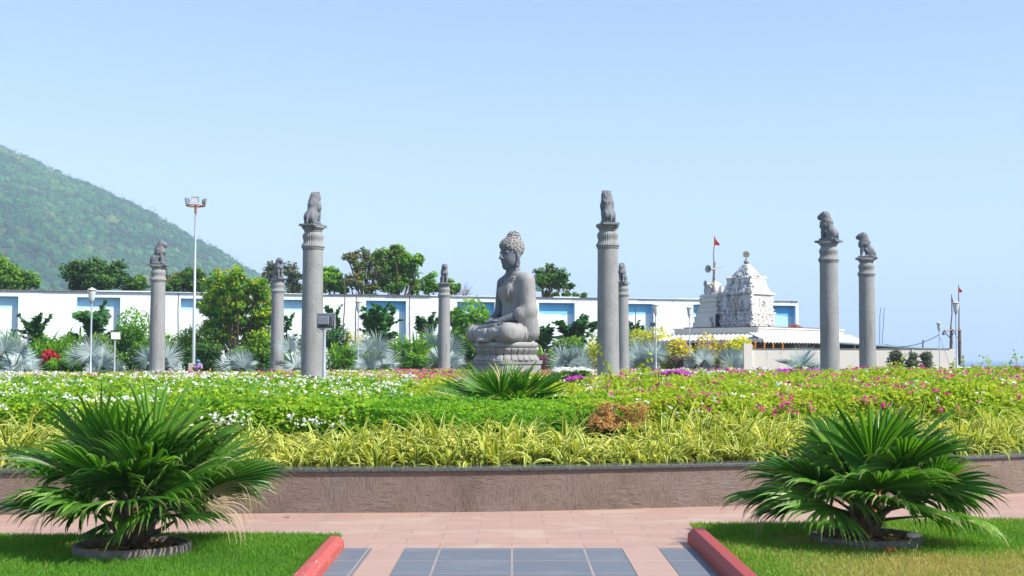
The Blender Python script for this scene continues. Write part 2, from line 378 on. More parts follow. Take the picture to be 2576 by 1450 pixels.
# foliage
M['palm_leaf'] = leafmat('fan_palm_leaf', [(0, (.016, .068, .01)), (.5, (.06, .175, .02)), (1, (.19, .38, .05))], .34, .36, tcol=(1.9, 2.0, .5), spec=.28, tip=(.17, .19, .06))
M['palm_dry'] = leafmat('dry_palm_segment', [(0, (.36, .28, .16)), (1, (.5, .4, .24))], .2, .7)
M['petiole'] = plain('palm_petiole', (.055, .085, .02), .5, sc=8, var=.4); M['fibre'] = plain('palm_trunk_fibre', (.12, .07, .04), .95, sc=22, var=.6, bump=.9)
M['fibre_orange'] = plain('orange_leaf_sheath', (.55, .16, .04), .8, sc=12)
M['silver_leaf'] = leafmat('silver_palm_leaf', [(0, (.20, .30, .30)), (.5, (.44, .55, .54)), (1, (.74, .80, .77))], .10, .5, tcol=(1, 1.05, .95))
M['lily'] = leafmat('striped_lily_leaf', [(0, (.08, .19, .01)), (.5, (.22, .33, .012)), (.8, (.40, .45, .03)), (1, (.66, .62, .12))], .35, .45, stripe=(.90, .85, .31), tcol=(1.2, 1.2, .5))
M['lily_dead'] = leafmat('dead_lily_leaf', [(0, (.16, .09, .03)), (1, (.35, .22, .08))], .2, .8)
M['white_hedge'] = leafmat('bougainvillea_leaf', [(0, (.05, .18, .012)), (.4, (.13, .32, .02)), (.75, (.34, .50, .025)), (1, (.48, .56, .05))], .4, .4)
M['box_leaf'] = leafmat('glossy_hedge_leaf', [(0, (.018, .09, .005)), (.45, (.08, .28, .012)), (1, (.32, .54, .02))], .4, .4, spec=.25)
M['lime_leaf'] = leafmat('lime_hedge_leaf', [(0, (.11, .25, .015)), (.4, (.27, .42, .02)), (.8, (.48, .54, .04)), (1, (.52, .38, .06))], .4, .45)
M['white_bract'] = leafmat('white_bract', [(0, (.74, .76, .66)), (1, (.85, .86, .80))], .3, .6, tcol=(1, 1, 1))
M['pink_bract'] = leafmat('magenta_bract', [(0, (.62, .02, .22)), (.6, (.72, .04, .36)), (1, (.78, .25, .38))], .35, .6, tcol=(1.1, 1, 1.1))
M['purple_bract'] = leafmat('purple_bract', [(0, (.42, .03, .38)), (1, (.6, .10, .5))], .35, .6, tcol=(1.1, 1, 1.1))
M['dead_leaf'] = leafmat('scorched_leaf', [(0, (.30, .14, .03)), (.5, (.56, .30, .10)), (1, (.72, .48, .22))], .25, .8, tcol=(1, .9, .7))
M['hedge_core'] = plain('hedge_core_shade', (.022, .045, .012), .95, sc=3, var=.5); M['twig'] = plain('twig', (.09, .06, .035), .9)  # hedge core is coloured as shade so gaps between leaves look dark
M['tree_lime'] = leafmat('heart_leaf_lime', [(0, (.05, .17, .012)), (.5, (.15, .34, .02)), (.88, (.32, .46, .03)), (1, (.66, .54, .04))], .4, .4)
M['tree_dark'] = leafmat('dark_tree_leaf', [(0, (.014, .055, .014)), (.55, (.04, .12, .022)), (1, (.13, .25, .04))], .3, .45)
M['tree_mid'] = leafmat('mid_tree_leaf', [(0, (.03, .11, .015)), (.5, (.10, .25, .025)), (1, (.26, .42, .05))], .35, .45)
M['tree_bright'] = leafmat('bright_tree_leaf', [(0, (.05, .18, .02)), (.5, (.13, .33, .03)), (1, (.32, .52, .06))], .4, .4)
M['tree_grey'] = leafmat('grey_green_tree_leaf', [(0, (.05, .075, .045)), (.6, (.10, .14, .08)), (1, (.2, .24, .13))], .25, .6)
M['tree_rust'] = leafmat('rusty_tree_leaf', [(0, (.04, .07, .015)), (.5, (.10, .15, .03)), (1, (.36, .20, .05))], .3, .6)
M['fishtail'] = leafmat('fishtail_palm_leaf', [(0, (.016, .08, .02)), (.6, (.04, .16, .03)), (1, (.13, .30, .06))], .35, .4, spec=.2)
M['ginger'] = leafmat('ginger_leaf', [(0, (.04, .15, .012)), (.5, (.15, .36, .02)), (1, (.34, .46, .04))], .4, .4, spec=.2)
M['croton'] = leafmat('yellow_croton_leaf', [(0, (.14, .26, .02)), (.3, (.50, .52, .03)), (1, (.82, .76, .07))], .35, .4)
M['red_leaf'] = leafmat('red_shrub_leaf', [(0, (.16, .02, .03)), (1, (.70, .05, .06))], .3, .5, tcol=(1.1, .8, .8))
M['plum_leaf'] = leafmat('plum_shrub_leaf', [(0, (.05, .07, .03)), (.6, (.14, .07, .08)), (1, (.3, .12, .2))], .3, .5)
M['grass'] = leafmat('lawn_grass_blade', [(0, (.06, .18, .02)), (.55, (.13, .32, .03)), (.8, (.24, .36, .05)), (1, (.46, .38, .14))], .35, .5)
M['hill_tree'] = leafmat('hill_canopy', [(0, (.003, .042, .018)), (.45, (.014, .095, .030)), (.85, (.05, .165, .04)), (1, (.16, .16, .07))], .0, .9, spec=.05)
t = NT('hill_ground'); f = t.noise(.012, 8, .7); M['hill'] = t.done(t.bsdf(t.ramp(f, [(.3, (.025, .055, .02)), (.6, (.05, .09, .03)), (.8, (.13, .12, .07))]), 1.0, spec=.05))
# ------------------------------------------------------------------ setting: ground, paths
GZ = .85      # level of the raised garden behind the planter
xs = np.linspace(-9, 12, 43)
def wall_y(x):   # curved front line of the planter
    return np.interp(x, [-14, -9, -5.3, 0, 2.43, 4.3, 6.2, 9, 12], [12.75, 12.95, 13.2, 13.45, 14.0, 14.6, 15.35, 16.9, 19.2])
def wall_ys(x): return (wall_y(x-.8)+wall_y(x-.4)+wall_y(x)+wall_y(x+.4)+wall_y(x+.8))/5

def sheet(name, pts, z, mat, kind='structure'):
    g = G(); p = np.asarray(pts, float); g.add(np.c_[p, np.full(len(p), z)], np.arange(len(p))[None])
    return tag(g.obj(name, mat), kind=kind)
# land: one big plateau with a shore slope, sea beyond it
g = G()
coast = [(-9000, 2600), (-900, 2300), (-300, 1900), (-150, 900), (-30, 320), (18, 190), (60, 130), (110, 95), (150, 20), (170, -400)]
cp = np.array(coast, float)
low = cp+np.array([[10, 25]]); back = np.array([[-9000, -400]])
n = len(cp)
g.add(np.r_[np.c_[cp, np.full(n, -.02)], np.c_[back, [[-.02]]]], np.arange(n+1)[::-1][None])
V = np.r_[np.c_[cp, np.full(n, -.02)], np.c_[low+[[0, 12]], np.full(n, -7.5)]]
g.add(V, np.stack([np.arange(n-1), np.arange(1, n), np.arange(1, n)+n, np.arange(n-1)+n], -1))
tag(g.obj('ground', M['land']), kind='structure')
sheet('sea', [(-30000, -2000), (30000, -2000), (30000, 42000), (-30000, 42000)], -6.0, M['sea'])

path_front = 11.48
# pink paved path in front of the planter
ptsx = np.linspace(-14, 12, 60)
g = G(); V = np.r_[np.c_[ptsx, np.full(60, 6.0), np.full(60, 0.)], np.c_[ptsx, wall_ys(ptsx)+.03, np.full(60, 0.)]]
i = np.arange(59); g.add(V, np.stack([i, i+1, i+61, i+60], -1)); tag(g.obj('path', M['pink_paver']), kind='structure')
sheet('path_centre_tiles', [(-.905, 4), (.925, 4), (.925, 10.87), (-.905, 10.87)], .004, M['blue_tile'])
sheet('path_left_tiles', [(-1.42, 4), (-1.18, 4), (-1.18, 10.87), (-1.42, 10.87)], .004, M['blue_tile'])
sheet('path_right_tiles', [(1.24, 4), (1.54, 4), (1.54, 10.87), (1.24, 10.87)], .004, M['blue_tile'])
g = G()
for x0, x1 in ((-1.175, -.91), (.93, 1.235)): g.add([(x0, 4, .0042), (x1, 4, .0042), (x1, 10.87, .0042), (x0, 10.87, .0042)], [[0, 1, 2, 3]])
tag(g.obj('path_pink_strips', M['pink_tile']), kind='structure')

# kerbs: bevelled precast edging
def kerb(name, pts, side, label, mat, w=.2, h=.15):
    sec = np.array([[0, 0], [.004, h*.62], [.05, h], [w-.03, h], [w, h*.8], [w, 0]])  # x outward from the path
    g = G(); P = np.asarray(pts, float); n = len(P); T = nrm(np.gradient(P, axis=0)); Nn = np.stack([T[:, 1], -T[:, 0]], -1)*side
    V = np.concatenate([np.c_[P+Nn*s[0], np.full(n, s[1])] for s in sec]).reshape(6, n, 3).transpose(1, 0, 2)
    i = np.arange(n-1)[:, None]*6; j = np.arange(5)[None]
    q = np.stack([i+j, i+j+1, i+6+j+1, i+6+j], -1).reshape(-1, 4)
    g.add(V, q if side < 0 else q[:, ::-1]); g.add(V[0], np.arange(6)[None]); g.add(V[-1], np.arange(6)[::-1][None])
    return bevel(tag(g.obj(name, mat), label, 'kerb', 'painted kerbs beside the central path'), .006, 2)
kerb('red_kerb', [(-1.40-.012*(y-9.4), y) for y in np.linspace(4, 10.86, 9)], -1, 'bright red kerb with flaking paint edging the left lawn', M['kerb_red'], .145, .108)
kerb('red_kerb', [(1.53, y) for y in np.linspace(4, 11.2, 9)], 1, 'red kerb toned dark as shaded, edging the right lawn beside the path', M['kerb_shaded'], .17, .13)
g = G()
yb = lambda x: 12.16+.34*np.clip((x-1.8)/3.3, 0, 9)
for a, b in zip(np.linspace(1.85, 9, 12)[:-1], np.linspace(1.85, 9, 12)[1:]):
    g.add([(a, yb(a), 0), (b, yb(b), 0), (b, yb(b), .035), (a, yb(a), .035), (a, yb(a)+.06, 0), (b, yb(b)+.06, 0), (b, yb(b)+.06, .035), (a, yb(a)+.06, .035)], [[0, 1, 2, 3], [5, 4, 7, 6], [3, 2, 6, 7]])
tag(g.obj('lawn_edging', M['kerb_shaded']), 'low red edging strip along the back of the right lawn', 'edging')
# lawns
sheet('lawn_ground', [(-9, 4), (-1.50, 4), (-1.50, 11.3), (-1.58, 11.42), (-9, 11.42)], .03, M['lawn'])
sheet('lawn_ground', [(1.66, 4), (9, 4), (9, yb(9)), (1.85, 12.14), (1.66, 11.4)], .03, M['lawn'])
def lawn_grass(name, x0, x1, y0, y1, n, dry):
    x = rng.uniform(x0, x1, n); y = rng.uniform(y0, y1, n)
    if x0 > 0: y = np.minimum(y, yb(x)-.01*rng.random(n)) if False else y; k = y < yb(x); x, y = x[k], y[k]
    cx, cy, r = (RINGS[1] if x0 > 0 else RINGS[0]); k = np.hypot(x-cx, y-cy) > r+.02; x, y = x[k], y[k]; n = len(x)
    az = rng.uniform(0, 2*PI, n); tilt = rng.uniform(.15, .95, n)
    d = np.stack([np.cos(az)*np.sin(tilt), np.sin(az)*np.sin(tilt), np.cos(tilt)], -1)
    up = nrm(rng.normal(size=(n, 3)))
    patch = sn(x, y, seed=3, f=.45, octv=3); dr = dry(x, y)
    rn = np.clip(.42+.22*patch+dr+rng.normal(size=n)*.17, 0, 1)
    sz = rng.uniform(.028, .062, n)*(1+.35*patch)
    TV = np.array([[0, .05, 0], [0, -.05, 0], [.6, .04, .05], [.6, -.04, .05], [1, 0, -.05]])
    g = G(); g.inst(TV, [np.array([[0, 1, 3, 2]]), np.array([[2, 3, 4]])], np.c_[x, y, np.full(n, .028)], frames(d, up), sz, 0, rn)
    tag(g.obj(name, M['grass']), kind='stuff')
RINGS = [(-3.08, 10.42, .465), (3.02, 10.94, .46)]
lawn_grass('grass', -4.9, -1.51, 9.0, 11.42, 98000, lambda x, y: .25*np.exp(-((x+3.6)**2+(y-10.5)**2)/.10)+.12*(y < 10.0)*0)
lawn_grass('grass', 1.68, 5.8, 9.0, 12.6, 135000, lambda x, y: .24+.46*np.clip((10.4-y)/.5, -.35, 1)*np.clip((x-1.9), 0, 1)+.5*np.exp(-((x-3.6)**2/.05+(y-10.85)**2/.05))+.4*np.exp(-((x-2.45)**2/.03+(y-10.95)**2/.02))+.12*np.clip(x-3.6, 0, 1.2))

# planter wall with coping
def strip_wall(name, off0, off1, z0, z1, mat, parent):
    n = 80; x = np.linspace(-14, 12, n); y = wall_ys(x); T = nrm(np.gradient(np.c_[x, y], axis=0)); Nn = np.stack([-T[:, 1], T[:, 0]], -1)
    P = np.c_[x, y]; a, b = P+Nn*off0, P+Nn*off1
    V = np.concatenate([np.c_[a, np.full(n, z0)], np.c_[a, np.full(n, z1)], np.c_[b, np.full(n, z1)], np.c_[b, np.full(n, z0)]]).reshape(4, n, 3).transpose(1, 0, 2)
    i = np.arange(n-1)[:, None]*4; j = np.array([[0, 1, 2, 3]]); j2 = (j+1) % 4
    g = G(); g.add(V, np.stack([i+j, i+4+j, i+4+j2, i+j2], -1).reshape(-1, 4))
    g.add(V[0], [[0, 1, 2, 3]]); g.add(V[-1], [[3, 2, 1, 0]])
    return g.obj(name, mat, parent)
pw = root('planter_wall', (0, 0, 0), 'low brown combed plaster planter wall with dark polished coping', 'wall')
strip_wall('wall_face', 0, .22, 0, .425, M['plaster'], pw)
bevel(strip_wall('coping', -.035, .30, .427, .465, M['coping'], pw), .008, 2)

# raised bed surface behind the planter
def bed_z(x, y):
    d = y-wall_ys(x); return .40+(GZ-.40)*np.clip(d/9.0, 0, 1)
nx, ny = 90, 60; X = np.linspace(-75, 62, nx)
g = G(); V = []
for j in range(ny):
    f = j/(ny-1); 
    xx = np.interp(f, [0, .2, 1], [.19, .6, 1])*X if True else X
    y = wall_ys(np.clip(xx, -14, 12))+.25+f**1.5*88
    z = bed_z(np.clip(xx, -14, 12), y); V.append(np.c_[xx, y, z])
V = np.concatenate(V); i = np.arange(ny-1)[:, None]*nx; j = np.arange(nx-1)[None]
g.add(V, np.stack([i+j, i+j+1, i+nx+j+1, i+nx+j], -1).reshape(-1, 4), smooth=True); tag(g.obj('garden_bed_ground', M['bed_soil']), kind='structure')

# concrete tree rings with soil
def ring(cx, cy, r, label):
    t = root('planting_ring', (cx, cy, 0), label, 'planting ring', 'concrete planting rings on the lawns')
    g = G(); prof = [(r-.045, -.02), (r-.045, .105), (r-.035, .115), (r-.006, .112), (r, .10), (r, -.02)]
    g.lathe(prof, 72, flute=lambda z, th: .006*np.sin(9*th)+.004*np.sin(23*th+1), cap=False)
    g.obj('rim', M['concrete'], t)
    g = G(); k = 40; th = np.arange(k)*2*PI/k
    for a, b, za, zb in ((0.001, .5, .085, .07), (.5, 1, .07, .055)):
        V = np.r_[np.c_[np.cos(th)*a*(r-.045), np.sin(th)*a*(r-.045), np.full(k, za)], np.c_[np.cos(th)*b*(r-.045), np.sin(th)*b*(r-.045), np.full(k, zb)]]
        V[:, 2] += .012*rng.normal(size=2*k)*(b < 1); i = np.arange(k); g.add(V, np.stack([i, i+k, (i+1) % k+k, (i+1) % k], -1))
    m = 260; a = rng.uniform(0, 2*PI, m); rr = (r-.07)*np.sqrt(rng.random(m))
    scatter_leaves(g, np.c_[rr*np.cos(a), rr*np.sin(a), np.full(m, .09)], np.tile([0, 0, 1.], (m, 1)), rng.uniform(.03, .09, m), LEAFN, 1)
    g.obj('soil', [M['soil'], M['lily_dead']], t)
ring(*RINGS[0], 'round concrete ring around the base of the left fan palm')
ring(*RINGS[1], 'round concrete ring around the base of the right fan palm')
# crumpled wrapper in the right ring, orange leaf outside it
g = G(); k = 10; V = rng.normal(size=(k*4, 3)); V = nrm(V)*[.06, .035, .03]*rng.uniform(.7, 1.2, (k*4, 1))
import bmesh
bm = bmesh.new(); [bm.verts.new(v) for v in V]; bmesh.ops.convex_hull(bm, input=bm.verts); me = bpy.data.meshes.new('crumpled_wrapper'); bm.to_mesh(me); bm.free()
o = bpy.data.objects.new('crumpled_wrapper', me); me.materials.append(plain('crumpled_paper', (.8, .62, .6), .7)); C.objects.link(o); o.location = (3.36, 10.72, .13)
tag(o, 'small crumpled pale pink wrapper lying in the right ring', 'litter')
g = G(); scatter_leaves(g, np.array([[3.03, 10.28, .07], [3.07, 10.29, .08], [3.0, 10.27, .09]]), np.tile([0, -1, .6], (3, 1)), np.array([.10, .08, .06]), LEAF)
tag(g.obj('fallen_leaf', plain('fallen_orange_leaf', (.55, .14, .03), .8)), 'curled orange leaf on the grass before the right ring', 'fallen leaf')
g = G(); scatter_leaves(g, np.array([[-2.28, 13.0, .02]]), np.tile([0, 0, 1], (1, 1)), np.array([.09]), LEAF)
tag(g.obj('fallen_leaf', M['lily_dead']), 'small dry leaf on the pink paving near the planter wall', 'fallen leaf')

# ------------------------------------------------------------------ fan palms
def fan(g, hub, P, S, N, n, R, spread, split, droop, mat=0, cup=.12, fold=.3, r=rng, K=10, dry=0., wmul=1.0, base=.5, lenf=.3):
    th = np.linspace(-spread/2, spread/2, n)+r.normal(size=n)*spread/n*.12
    L = R*(1-lenf+lenf*np.cos(th*.75))*r.uniform(.86, 1.06, n)
    d = np.cos(th)[:, None]*P+np.sin(th)[:, None]*S+N*(cup*np.abs(np.sin(th))[:, None]); d = nrm(d)
    dr0 = droop*r.uniform(.35, 1.6, n); rn = np.clip(base+r.normal(size=n)*.16, 0, 1); isdry = r.random(n) < dry
    pos = np.repeat(hub[None], n, 0); W = nrm(np.cross(N, d)); pts = [pos]; dd = d.copy()
    ts = np.linspace(0, 1, K)
    for k in range(1, K):
        pos = pos+dd*(L/(K-1))[:, None]; pts.append(pos)
        t = ts[k]; b = np.where(t > split, dr0*(t-split), .04*droop)
        dd = nrm(dd+np.array([0, 0, -1.])*b[:, None]+W*(r.normal(size=n)*.02)[:, None])
    pts = np.stack(pts, 1)
    dth = spread/(n-1); w = np.minimum(L[:, None]*ts[None]*dth*1.08+.004, L[:, None]*split*dth*1.02)*wmul
    tp = np.where(ts > split, 1-(np.maximum(ts-split, 0)/(1-split))**1.25, 1.0); w = w*tp[None]+.003
    f = fold*w
    A = pts-W[:, None]*w[..., None]/2-N*f[..., None]*.5; B = pts+N*f[..., None]*.5; Cc = pts+W[:, None]*w[..., None]/2-N*f[..., None]*.5
    V = np.stack([A, B, Cc], 2)   # n,K,3,3
    i = (np.arange(n)*K*3)[:, None, None]+(np.arange(K-1)*3)[None, :, None]; j = np.arange(2)[None, None]
    q = np.stack([i+j, i+j+1, i+3+j+1, i+3+j], -1)
    cu = np.repeat(np.broadcast_to(ts[None, :, None], (n, K, 3)).reshape(-1), 1)*np.repeat(np.where(r.random(n) < .6, 1, .8), K*3)
    rr = np.repeat(rn, K*3)
    if isdry.any():
        qd = q[isdry].reshape(-1, 4); g.add(V, [q[~isdry].reshape(-1, 4)], mat, rr, cu); g.add(V, [qd], mat+1, rr, 0)
    else: g.add(V, q.reshape(-1, 4), mat, rr, cu)

def frond(parent, name, az, el, plen, R, org, n, spread, split, droop, mats, r, sag=.25, prad=.011, twist=.3, **kw):
    d = np.array([math.cos(az)*math.cos(el), math.sin(az)*math.cos(el), math.sin(el)]); P = [np.array(org, float)]; K = 7
    for k in range(K): P.append(P[-1]+d*plen/K); d = nrm(d-np.array([0, 0, 1])*sag/K*max(.15, math.cos(el)))
    P = np.array(P); N = nrm(np.array([0, 0, 1])-d*d[2]+1e-6*np.array([math.cos(az), math.sin(az), 0])) if abs(d[2]) < .97 else nrm(np.array([-math.cos(az), -math.sin(az), .2]))
    S = np.cross(d, N)*-1; S = nrm(np.cross(N, d))
    tw = r.normal()*twist; S2 = S*math.cos(tw)+N*math.sin(tw); N2 = nrm(np.cross(d, S2)); N2 = N2 if N2@N > 0 else -N2
    g = G(); fan(g, P[-1], d, S2, N2, n, R, spread, split, droop, 0, r=r, **kw)
    g.tube(P, np.linspace(prad*1.5, prad*.7, len(P)), 5, 2)
    return g.obj(name, mats, parent)

PM = [M['palm_leaf'], M['palm_dry'], M['petiole']]
def trunk_mesh(parent, h, r0, r, nst=26):
    g = G(); g.lathe([(r0*.9, 0), (r0*1.1, .04), (r0, h*.6), (r0*.55, h)], 14, mat=0)
    for k in range(nst):   # cut leaf bases
        a = r.uniform(0, 2*PI); z = r.uniform(0, h*.8); L = r.uniform(.12, .34); e = r.uniform(.15, 1.25)
        p0 = np.array([math.cos(a)*r0*.6, math.sin(a)*r0*.6, z]); d = np.array([math.cos(a)*math.cos(e), math.sin(a)*math.cos(e), math.sin(e)])
        g.tube([p0, p0+d*L*.5, p0+d*L*.8+[0, 0, .03], p0+d*L+[0, 0, .05]], [.028, .022, .016, .007], 5, 1)
    return g.obj('trunk', [M['fibre'], M['wood']], parent)
def fan_palm(x, y, z, seed, label, nf, pl, R, nseg, elr, org_h=.22, azf=None, extra=()):
    r = np.random.default_rng(seed); t = root('fan_palm', (x, y, z), label, 'palm', 'green fan palms')
    trunk_mesh(t, org_h, .10, r)
    for i in range(nf):
        f = (i+.5)/nf; az = i*2.39996+r.normal()*.15
        el = elr[0]+(elr[1]-elr[0])*f**.8+r.normal()*.07
        a0 = .05+.02*r.random(); org = (math.cos(az)*a0, math.sin(az)*a0, org_h*(.5+.5*(1-f)))
        frond(t, 'frond', az, el, pl*r.uniform(.45, 1.15)*(.62+.38*math.cos(el)), R*r.uniform(.72, 1.16)*(.86+.14*math.cos(el)), org, nseg, r.uniform(3.3, 4.2)*(1-.22*f), .58, r.uniform(1.1, 2.0)*(1.15-.55*max(0, math.sin(el))), PM, r, sag=.16,
              dry=.05 if f > .6 else .0, base=.66-.25*f+r.normal()*.2, fold=.55)
    for k in range(3): frond(t, 'dry_frond', r.uniform(-.5, .3)+(PI if k == 2 else 0), .42-.1*k, pl*1.1, R*.8, (0, 0, org_h*.6), 14, 1.3, .3, 1.6, [M['palm_dry'], M['palm_dry'], M['petiole']], r, wmul=.35, base=.6)
    return t
lp = fan_palm(-3.08, 10.48, .08, 21, 'big bushy green fan palm at left in a concrete ring', 28, .54, .75, 38, (1.38, .22), org_h=.36)
rp = fan_palm(3.03, 10.98, .07, 34, 'wide green fan palm at right with visible stalks in a ring', 27, .55, .685, 38, (1.30, .26), org_h=.29)
g = G(); g.tube([(0, -.07, .12), (.03, -.09, .3), (.05, -.11, .42)], [.03, .026, .008], 6); g.tube([(.04, -.05, .2), (.09, -.06, .36), (.1, -.08, .45)], [.02, .024, .008], 6)
g.obj('leaf_sheath', M['fibre_orange'], rp)
# third fan palm behind the hedge
r = np.random.default_rng(5)
mp = root('fan_palm', (-.13, 18.3, .72), 'smaller fan palm rising out of the hedge in front of the statue', 'palm', 'green fan palms')
trunk_mesh(mp, .15, .08, r, 8)
for az, el, s_ in ((1.5, 1.1, .78), (.25, .70, 1.1), (2.9, .62, 1.15), (-.35, .55, 1.1), (3.5, .50, 1.1), (4.6, .9, .8), (5.4, .6, .9), (2.3, .9, .95), (.9, .9, .9), (.05, .35, 1.1), (3.15, .30, 1.15)):
    frond(mp, 'frond', az, el, .32, .76*s_, (0, 0, .10), 32, 2.7, .62, .5, PM, r, dry=.06, base=.5, fold=.3)
# ------------------------------------------------------------------ striped lily border (a mass nobody could count)
def straps(g, pos, az, L, e0, bend, w, rnd, mat=0, K=8, stripes=True, r=rng):
    n = len(pos); d = np.stack([np.cos(az)*np.cos(e0), np.sin(az)*np.cos(e0), np.sin(e0)], -1); hz = np.stack([np.cos(az), np.sin(az), 0*az], -1)
    pts = [pos]; p = pos; ang = e0.copy(); tw = r.normal(size=n)*.25
    for k in range(1, K):
        ang = ang-bend/(K-1)*(k/K*1.7); d = hz*np.cos(ang)[:, None]+np.array([0, 0, 1.])*np.sin(ang)[:, None]; p = p+d*(L/(K-1))[:, None]; pts.append(p)
    pts = np.stack(pts, 1); ts = np.linspace(0, 1, K)
    W0 = np.stack([-np.sin(az), np.cos(az), 0*az], -1); W0 = nrm(W0+np.array([0, 0, 1.])*tw[:, None]+hz*(tw*.6)[:, None])
    prof = np.minimum(1, .55+ts*1.6)*(1-np.clip((ts-.45)/.55, 0, 1)**1.7)+.02
    ww = w[:, None]*prof[None]; cols = np.array([-.5, -.24, .24, .5]) if stripes else np.array([-.5, 0, .5])
    V = pts[:, :, None]+W0[:, None, None]*(ww[:, :, None]*cols[None, None])[..., None]
    V[..., 2] += np.abs(cols)[None, None]*ww[:, :, None]*.5
    c = len(cols); i = (np.arange(n)*K*c)[:, None, None]+(np.arange(K-1)*c)[None, :, None]; j = np.arange(c-1)[None, None]
    cu = np.tile(np.array([1, .2, .2, 1.]) if stripes else np.zeros(3), n*K)
    g.add(V, np.stack([i+j, i+j+1, i+c+j+1, i+c+j], -1).reshape(-1, 4), mat, np.repeat(rnd, K*c), cu)
def lily_border(x0, x1, name='lily_border'):
    ncl = int((x1-x0)*1.55*29); cx = rng.uniform(x0, x1, ncl); dy = .40+1.45*rng.random(ncl)**1.0; cy = wall_ys(cx)+dy
    m = 15; n = ncl*m; ci = np.repeat(np.arange(ncl), m)
    az = rng.uniform(0, 2*PI, n); pos = np.c_[cx[ci]+.04*np.cos(az), cy[ci]+.04*np.sin(az), bed_z(cx[ci], cy[ci])-.02]
    tall = .97+.30*sn(cx, cy, seed=8, f=.42)-.22*np.exp(-((cx-1.25)/.45)**2)-.24*np.exp(-((cx+2.55)/.75)**2); L = rng.uniform(.34, .68, n)*tall[ci]*(.72+.28*np.clip((dy[ci]-.3)/.8, 0, 1)); L[rng.random(n) < .04] *= 1.35
    e0 = np.clip(rng.normal(1.12, .28, n), .4, 1.5); bend = rng.uniform(.7, 3.2, n)
    g = G(); straps(g, pos, az, L, e0, bend, rng.uniform(.025, .056, n), np.clip(rng.normal(.42, .3, n), 0, 1))
    k = int(n*.07); s = rng.integers(0, n, k)
    straps(g, pos[s]+[0, 0, .02], rng.uniform(0, 6.28, k), L[s]*.55, rng.uniform(.1, .9, k), rng.uniform(1, 2.5, k), np.full(k, .02), rng.random(k), mat=1, stripes=False)
    tag(g.obj(name, [M['lily'], M['lily_dead']]), 'striped cream and green spider lily border filling the planter edge', 'border plants', kind='stuff')
lily_border(-7.2, 8.0)

